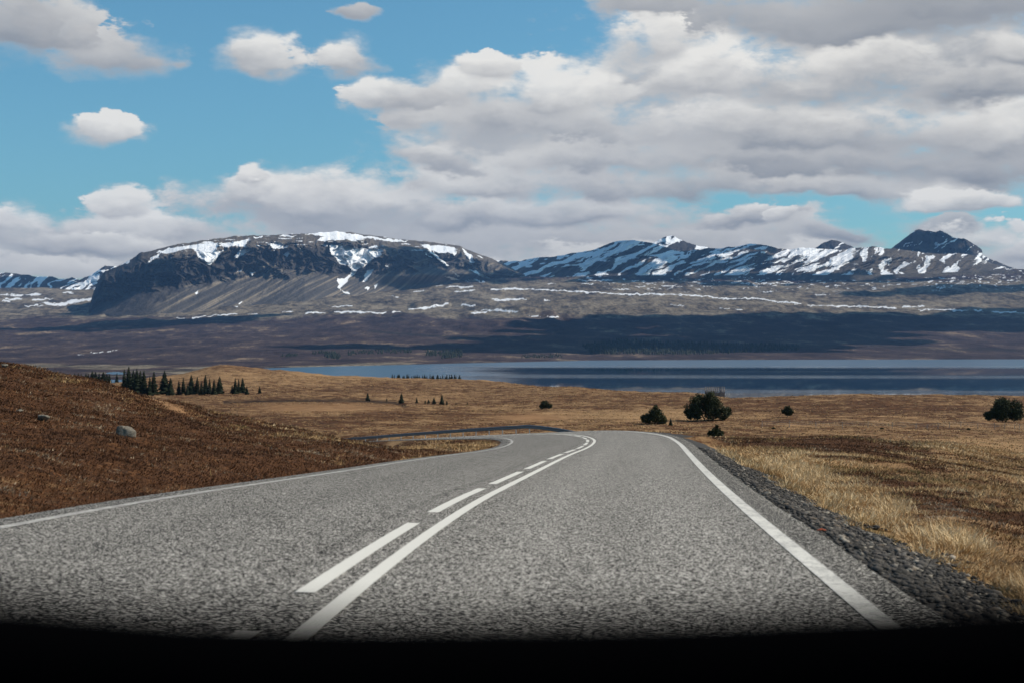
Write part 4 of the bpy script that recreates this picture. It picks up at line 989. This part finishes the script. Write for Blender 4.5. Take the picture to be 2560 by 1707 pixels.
wood(P1((1395, 585), (1465, 580), (1535, 585), (1540, 608), (1480, 606), (1460, 590)), 110, 9)
wood(P1((1572, 580), (1700, 572), (1860, 572), (1865, 584), (1740, 588), (1572, 592)), 200, 8)
wood(P1((1920, 575), (1990, 575), (2000, 595), (1925, 600)), 90, 8); wood(P1((2000, 580), (2088, 575), (2090, 606), (2000, 606)), 150, 11)
wood(P2((180, 568), (350, 566), (360, 578), (180, 580)), 130, 7)
wood(P2((440, 525), (620, 505), (900, 518), (1380, 530), (1390, 545), (1100, 560), (820, 565), (480, 562)), 1500, 10)
forest = mesh_obj('forest', np.array(fv), np.array(ff), far_mat, attrs=dict(shade=np.array(fs))); tag(forest, 'dark conifer woods along the far lake shore', kind='stuff')

# ------------------------------------------------------------------ gravel shoulder
gravel_mat, t = material('gravel', .92, .15)
rnd = t.attr('tone'); n1 = t.noise(t.pos, 60, 4, .7)
t.put(t.b.inputs['Base Color'], t.mix(n1, t.ramp(rnd, [(0, (.022, .019, .016)), (.55, (.070, .058, .048)), (.85, (.135, .11, .088)), (1, (.28, .235, .185))]), t.ramp(rnd, [(0, (.04, .038, .036)), (.8, (.12, .108, .098)), (1, (.36, .315, .26))])))
sh_s = np.concatenate([np.arange(-5, 45, .12), np.arange(45, 110, .4)]); sh_o = np.linspace(0, 1, 14)
SG, OG = np.meshgrid(sh_s, sh_o, indexing='ij'); wdt = np.interp(SG, [0, 30, 60, 110], [1.45, 1.3, 1.0, .7]) + (fbm(SG * .9, SG * 0, 4, 15) - .5) * 1.0
oo = WR + .38 + OG * wdt; Pq = road_pt(SG, oo); gz = ground_z(Pq[..., 0], Pq[..., 1])
top_ = np.where(OG < .12, Pq[..., 2] - .035 - .05 * OG, 0)
zz = gz + .010 + .03 * fbm(SG * 6, oo * 6, 3, 18) - .05 * sstep(OG, .8, 1.0)
first = sstep(OG, 0, .18); zz = (Pq[..., 2] - .03) * (1 - first) + zz * first
Pq[..., 2] = zz
shoulder = mesh_obj('gravel_shoulder', Pq.reshape(-1, 3), grid_faces(*SG.shape)[:, ::-1], gravel_mat, attrs=dict(tone=np.clip(.05 + .4 * fbm(SG * 14, oo * 14, 3, 19), 0, 1) * .7), smooth=True)
tag(shoulder, 'dark gravel shoulder between the asphalt and the grass', kind='structure')
def shoulder_pt(s, q):
    w_ = np.interp(s, [0, 30, 60, 110], [1.45, 1.3, 1.0, .7]) + (fbm(s * .9, s * 0, 4, 15) - .5) * 1.0
    o = WR + .38 + q * w_; P = road_pt(s, 0.); th = np.interp(s, SS, _th); b = np.interp(s, SS, _bk)
    x = P[:, 0] + np.cos(th) * o; y = P[:, 1] - np.sin(th) * o; gz_ = ground_z(x, y) + .040; fr = sstep(q, 0, .18)
    return np.stack([x, y, (P[:, 2] + b * o - .02) * (1 - fr) + gz_ * fr], -1)
v0, f0_ = ICO1
def stone_shape(r, n):
    p = v0 * (1 + .5 * (r.random((len(v0), 1)) - .5)); return p * np.array([1, r.uniform(.6, 1), r.uniform(.35, .65)])
r2 = np.random.default_rng(17); shapes = [stone_shape(r2, k) for k in range(14)]
N = 17000; s_r = 5 + 40 * r2.random(N) ** 2.3; q_r = r2.beta(1.3, 1.5, N) * 1.25; PP = shoulder_pt(s_r, q_r); sz = np.exp(r2.normal(-3.95, .45, N)); tn_ = np.clip(r2.beta(1.2, 1.9, N) + .35 * (r2.random(N) > .93), 0, 1)
GVv = np.zeros((N, len(v0), 3)); 
for k in range(14):
    idx = np.where(np.arange(N) % 14 == k)[0]; a = r2.uniform(0, 6.28, len(idx)); ca, sa = np.cos(a)[:, None], np.sin(a)[:, None]; p = shapes[k][None] * sz[idx][:, None, None]
    GVv[idx] = np.stack([p[..., 0] * ca - p[..., 1] * sa, p[..., 0] * sa + p[..., 1] * ca, p[..., 2]], -1) + PP[idx][:, None]
GF = (f0_[None] + (np.arange(N) * len(v0))[:, None, None]).reshape(-1, 3)
gr = mesh_obj('gravel', GVv.reshape(-1, 3), GF, gravel_mat, parent=shoulder, attrs=dict(tone=np.repeat(tn_, len(v0)))); gr['kind'] = 'stuff'
stone_mats = [plain_mat('stone_' + nm, c_, .92, .15, .3, 30) for nm, c_ in (('dark', (.05, .046, .044)), ('grey', (.11, .10, .09)), ('brown', (.13, .10, .075)), ('pale', (.27, .235, .19)))]
smesh = {}
s_r = 5.5 + 17 * r2.random(240) ** 1.5; q_r = r2.uniform(.12, .95, 240); PP = shoulder_pt(s_r, q_r)
for k in range(240):
    key = (k % 10, int(r2.choice(4, p=[.34, .28, .20, .18])))
    if key not in smesh:
        o = mesh_obj('stone', shapes[key[0]], f0_, stone_mats[key[1]], parent=shoulder); smesh[key] = o.data
    else:
        o = bpy.data.objects.new('stone', smesh[key]); C.objects.link(o); o.parent = shoulder
    o.location = PP[k]; q = r2.uniform(.03, .055) * (1.0 if k > 14 else 1.4); o.scale = (q * 1.2, q, q); o.rotation_euler = (r2.uniform(-.3, .3), r2.uniform(-.3, .3), r2.uniform(0, 6.28))
# orange scrap lying on the gravel
x, y, z = ground_at(2053, 1336, 6, 40)
mb = MB(); mb.add([(-.09, 0, 0), (-.03, -.03, .012), (.05, -.028, .015), (.10, .0, .005), (.04, .03, .018), (-.04, .028, .012), (0, 0, .03), (-.09, 0, -.01), (-.03, -.03, -.01), (.05, -.028, -.01), (.10, 0, -.01), (.04, .03, -.01), (-.04, .028, -.01)],
    [(0, 1, 6), (1, 2, 6), (2, 3, 6), (3, 4, 6), (4, 5, 6), (5, 0, 6), (0, 7, 8, 1), (1, 8, 9, 2), (2, 9, 10, 3), (3, 10, 11, 4), (4, 11, 12, 5), (5, 12, 7, 0)])
o = mb.build('plastic_scrap', plain_mat('orange_plastic', (.48, .085, .02), .5, .4, .2)); o.location = (x, y, z + .05); o.scale = (.5, .5, .5); tag(o, 'flat orange scrap of litter lying on the gravel shoulder', 'litter')

# ------------------------------------------------------------------ grass and heather tufts
def blade_mat(name, cols):
    m, t = material(name, .8, .1)
    t.put(t.b.inputs['Base Color'], t.ramp(t.attr('tint'), cols)); 
    return m
grass_mat = blade_mat('dry_grass', [(0, (.10, .09, .03)), (.18, (.20, .15, .06)), (.4, (.29, .168, .072)), (.75, (.55, .36, .175)), (1, (.74, .56, .33))])
heather_mat = blade_mat('heather', [(0, (.020, .011, .008)), (.4, (.080, .035, .017)), (.7, (.165, .068, .027)), (.88, (.24, .14, .070)), (1, (.40, .31, .21))])
def tufts(name, X, Y, n_blade, length, width, spread, tint, mat, lean=.5, two=True, seed=1, parent=None):
    r = np.random.default_rng(seed); n = len(X); Z = ground_z(X, Y)
    B = n * n_blade; k = np.repeat(np.arange(n), n_blade); ang = r.uniform(0, 6.283, B); rad = np.abs(r.normal(0, 1, B)) * spread[k]
    bx = X[k] + np.cos(ang) * rad; by = Y[k] + np.sin(ang) * rad; bz = Z[k] - .02
    L = length[k] * r.uniform(.45, 1.2, B); la = ang + r.normal(0, .9, B); le = np.abs(r.normal(lean, .3, B))
    dx = np.cos(la) * np.sin(le) * L; dy = np.sin(la) * np.sin(le) * L; dz = np.cos(np.minimum(le, 1.45)) * L
    fa = r.uniform(0, 6.283, B); wx = np.cos(fa) * width[k] / 2; wy = np.sin(fa) * width[k] / 2
    tv = np.clip(tint[k] + r.normal(0, .13, B), 0, 1)
    if two:
        V = np.stack([np.stack([bx - wx, by - wy, bz], -1), np.stack([bx + wx, by + wy, bz], -1), np.stack([bx + dx * .42 + wx * .75, by + dy * .42 + wy * .75, bz + dz * .62], -1), np.stack([bx + dx * .42 - wx * .75, by + dy * .42 - wy * .75, bz + dz * .62], -1), np.stack([bx + dx, by + dy, bz + dz * .92], -1)], 1)
        f = np.array([[0, 1, 2], [0, 2, 3], [3, 2, 4]])
        nv = 5
    else:
        V = np.stack([np.stack([bx - wx, by - wy, bz], -1), np.stack([bx + wx, by + wy, bz], -1), np.stack([bx + dx, by + dy, bz + dz], -1)], 1); f = np.array([[0, 1, 2]]); nv = 3
    Fc = (f[None] + (np.arange(B) * nv)[:, None, None]).reshape(-1, 3)
    return mesh_obj(name, V.reshape(-1, 3), Fc, mat, attrs=dict(tint=np.repeat(tv, nv)))
def veg_at(X, Y):
    Z = ground_z(X, Y); u, v = project(X, Y, Z); s, o, _ = road_near(X, Y); rad = np.hypot(X, Y)
    h, sa, so, mo = veg(u, v, X, Y, o, s, rad)
    k = (fbm(X / .9, Y / .9, 3, 7) - .5) * 1.1 + (fbm(X / 6, Y / 6, 3, 17) - .5) * 1.6
    return u, v, s, o, h + k, mo, sa + 1.5 * so
# verge grass right of the gravel
n = 9000; r2 = np.random.default_rng(2)
s_r = 4.5 + 48 * r2.random(n) ** 1.7; o_r = WR + .38 + np.interp(s_r, [0, 30, 60], [1.35, 1.2, .85]) + (fbm(s_r * .9, s_r * 0, 4, 15) - .5) * .9 + r2.random(n) ** 1.5 * np.interp(s_r, [4, 20, 52], [1.6, 1.9, 2.6]); P = road_pt(s_r, 0.); th = np.interp(s_r, SS, _th)
X = P[:, 0] + np.cos(th) * o_r; Y = P[:, 1] - np.sin(th) * o_r
cl = fbm(X / .7, Y / .7, 3, 41); keep = cl > .43; X, Y, cl, o_r, s_r = X[keep], Y[keep], cl[keep], o_r[keep], s_r[keep]
edge = np.exp(-((o_r - (WR + 1.85)) / .35) ** 2) * (fbm(X / 1.1, Y / 1.1, 2, 46) > .42)
dst = np.hypot(X, Y)
o = tufts('grass', X, Y, 26, (.05 + .30 * np.clip((cl - .45) * 3, 0, 1) + .12 * (r2.random(len(X)) > .95)) * (1 - .45 * edge), .006 + .00022 * dst, .05 + .10 * cl, .72 - .55 * edge + (cl - .5) * 1.1 + r2.normal(0, .08, len(X)), grass_mat, .85, True, 5)
tag(o, 'straw coloured dry grass along the gravel shoulder', kind='stuff')
# dry grass and heather over the near land on both sides
n = 200000; yy_ = 9 * (120 / 9) ** (r2.random(n) ** .85); aa = r2.uniform(-.40, .40, n); X = aa * yy_; Y = yy_
pu_, pv_, st_, ofs, hq, mo, sa = veg_at(X, Y)
free = (ofs > WR + 2.2) & (ofs < 90) | (ofs < -WL - .85) | (ofs > 90)
isg = free & (hq < .55) & (r2.random(n) < np.clip(1.1 - hq, .1, 1)); 
dst = np.hypot(X, Y)
isg &= sa < .8
k = np.where(isg)[0][:34000]
o = tufts('dry_grass', X[k], Y[k], 9, .07 + .0016 * dst[k] + .07 * r2.random(len(k)), .008 + .00050 * dst[k], .06 + .0022 * dst[k], .60 + .8 * (fbm(X[k] / 2.5, Y[k] / 2.5, 3, 55) - .45) - .2 * (hq[k] > .4), grass_mat, 1.15, False, 6)
tag(o, 'pale dry grass between the heather on the near land', kind='stuff')
ish = free & (hq >= .50) & (sa < .75); k = np.where(ish)[0][:80000]
o = tufts('heather', X[k], Y[k], 7, .05 + .0009 * dst[k], .008 + .0005 * dst[k], .06 + .0024 * dst[k], .40 + .75 * (fbm(X[k] / 1.6, Y[k] / 1.6, 4, 58) - .5) + .42 * sstep(fbm(X[k] / .8, Y[k] / .8, 3, 63), .61, .67), heather_mat, .95, False, 7)
tag(o, 'low dark brown heather covering the hill and the field', kind='stuff')

# tussocks on the middle heath
n = 60000; yy_ = 120 * (800 / 120) ** (r2.random(n) ** .9); aa = r2.uniform(-.38, .38, n); X = aa * yy_; Y = yy_
pu_, pv_, st_, ofs, hq, mo, sa = veg_at(X, Y); dst = np.hypot(X, Y); free = ((ofs > WR + 3.5) | (ofs < -WL - 1.5)) & (sa < .35)
k = np.where(free & (hq > .60))[0][:15000]
o = tufts('heath_tussocks', X[k], Y[k], 6, .10 + .0004 * dst[k], .10 + .0007 * dst[k], .25 + .0012 * dst[k], .62 + .7 * (fbm(X[k] / 9, Y[k] / 9, 3, 68) - .5), heather_mat, 1.3, False, 9)
tag(o, 'brown heather tussocks over the middle heath', kind='stuff')
k = np.where(free & (hq <= .52))[0][:18000]
o = tufts('heath_grass', X[k], Y[k], 6, .10 + .0004 * dst[k], .08 + .0006 * dst[k], .25 + .0012 * dst[k], .50 + .5 * (fbm(X[k] / 9, Y[k] / 9, 3, 69) - .5), grass_mat, 1.15, False, 10)
tag(o, 'dry grass tussocks over the middle heath', kind='stuff')

# ------------------------------------------------------------------ the car the picture is taken from
dash_mat = plain_mat('black_dashboard', (.0012, .0013, .0017), .95, .0, .2, 40); paint_black = plain_mat('black_car_paint', (.008, .008, .010), .5, .2, .1, 5); rubber = plain_mat('tyre_rubber', (.015, .015, .015), .9, .1, .2, 30); alloy = plain_mat('wheel_rim', (.25, .25, .26), .4, .4, .1, 10, metallic=.6)
car = empty('car', (.10, 1.35, 0)); tag(car, 'black car dashboard blurred along the bottom of the view', 'car')
ox, oy = .10, 1.35
xs = np.linspace(-.78, .78, 60)
def dash_top(xw):     # height of the dashboard crest across the car (instrument hood left, gentle rise to the right)
    return np.interp(xw, [-.78, -.35, -.17, -.10, -.04, .05, .10, .16, .33, .78], [1.1705, 1.1715, 1.169, 1.163, 1.1615, 1.1625, 1.165, 1.1675, 1.169, 1.170])
prof_y = [(.19, -.30), (.21, -.10), (.25, -.02), (.285, -.004), (.32, 0), (.37, .0), (.405, -.001), (.43, -.003), (.455, -.010), (.475, -.026), (.56, -.10), (.84, -.26)]
Vd = [(xw, yq - oy, float(dash_top(xw + ox)) + dz) for yq, dz in prof_y for xw in xs]
mesh_obj('dashboard', np.array(Vd), grid_faces(len(prof_y), len(xs)), dash_mat, parent=car, smooth=True)
# bonnet, wings and bumper ahead of the dashboard, all below the line of sight
xb = np.linspace(-.80, .80, 24); bp = [(.84, .955), (.95, .935), (1.2, .885), (1.5, .82), (1.75, .755), (1.88, .70), (1.93, .62)]
Vb = [(q * (1 - .10 * max(0, yq - 1.3)), yq - oy, zq - .10 * abs(q / .8) ** 4) for yq, zq in bp for q in xb]
mesh_obj('bonnet', np.array(Vb), grid_faces(len(bp), len(xb)), paint_black, parent=car, smooth=True)
mb = MB()
mb.box((0, .50, .40), (1.45, .24, .36))
mb.build('bumper', paint_black, car)
for sgn in (-1, 1):
    mb = MB(); mb.box((sgn * .765, -.42, .52), (.10, .42, .64)); mb.box((sgn * .765, .40, .52), (.10, .26, .50)); mb.box((sgn * .765, 0, .74), (.10, .50, .12)); mb.build('wing', paint_black, car)
    mb = MB(); N_ = 20
    ring = [(math.cos(a) * .31, math.sin(a) * .31) for a in np.linspace(0, 6.2832, N_, endpoint=False)]; rin = [(c_ * .66, s_ * .66) for c_, s_ in ring]
    vv = [(sx_, c_, s_) for sx_ in (-.10, .10) for c_, s_ in ring] + [(sx_, c_, s_) for sx_ in (-.10, .10) for c_, s_ in rin]
    fc = []
    for k in range(N_):
        j = (k + 1) % N_; fc += [(k, j, N_ + j, N_ + k), (2 * N_ + k, 3 * N_ + k, 3 * N_ + j, 2 * N_ + j), (k, 2 * N_ + k, 2 * N_ + j, j), (N_ + k, N_ + j, 3 * N_ + j, 3 * N_ + k)]
    mb.add(vv, fc); wh = mb.build('wheel', rubber, car); wh.location = (sgn * .70, 0, .27)
    mb = MB()
    for k in range(5): mb.bar((0, 0, 0), (0, math.cos(k * 1.2566) * .205, math.sin(k * 1.2566) * .205), .03, 5)
    mb.bar((-.09, 0, 0), (.09, 0, 0), .05, 8); mb.build('rim', alloy, wh)
# roof and pillars above and beside the camera keep the sun off the dashboard
xr = np.linspace(-.66, .66, 14); rp_ = [(.42, 1.47), (.55, 1.475), (.75, 1.45)]
lining = plain_mat('roof_lining', (.05, .05, .052), .9, .05, .1, 20)
yr = [-1.2, -.6, 0.0, .25, .40]; zr_ = [1.49, 1.53, 1.53, 1.51, 1.48]
up_ = [(q, a - oy, b - .05 * abs(q / .66) ** 3 + .03) for a, b in zip(yr, zr_) for q in xr]; lo_ = [(q, a - oy, b - .05 * abs(q / .66) ** 3) for a, b in zip(yr, zr_) for q in xr]
ff_ = grid_faces(5, 14); mesh_obj('roof', np.array(up_ + lo_), np.concatenate([ff_, ff_[:, ::-1] + 70]), lining, parent=car, smooth=True)
for sgn in (-1, 1):
    mb = MB(); mb.bar((sgn * .66, .40 - oy, 1.44), (sgn * .76, .86 - oy, .98), .035, 8); mb.build('windscreen_pillar', paint_black, car)
    mb = MB(); mb.box((sgn * .77, -.30 - oy, .66), (.08, 2.2, .66)); mb.build('door', paint_black, car)
    mb = MB(); mb.bar((sgn * .64, -.2 - oy, 1.47), (sgn * .75, -.2 - oy, .98), .04, 8); mb.build('door_pillar', paint_black, car)
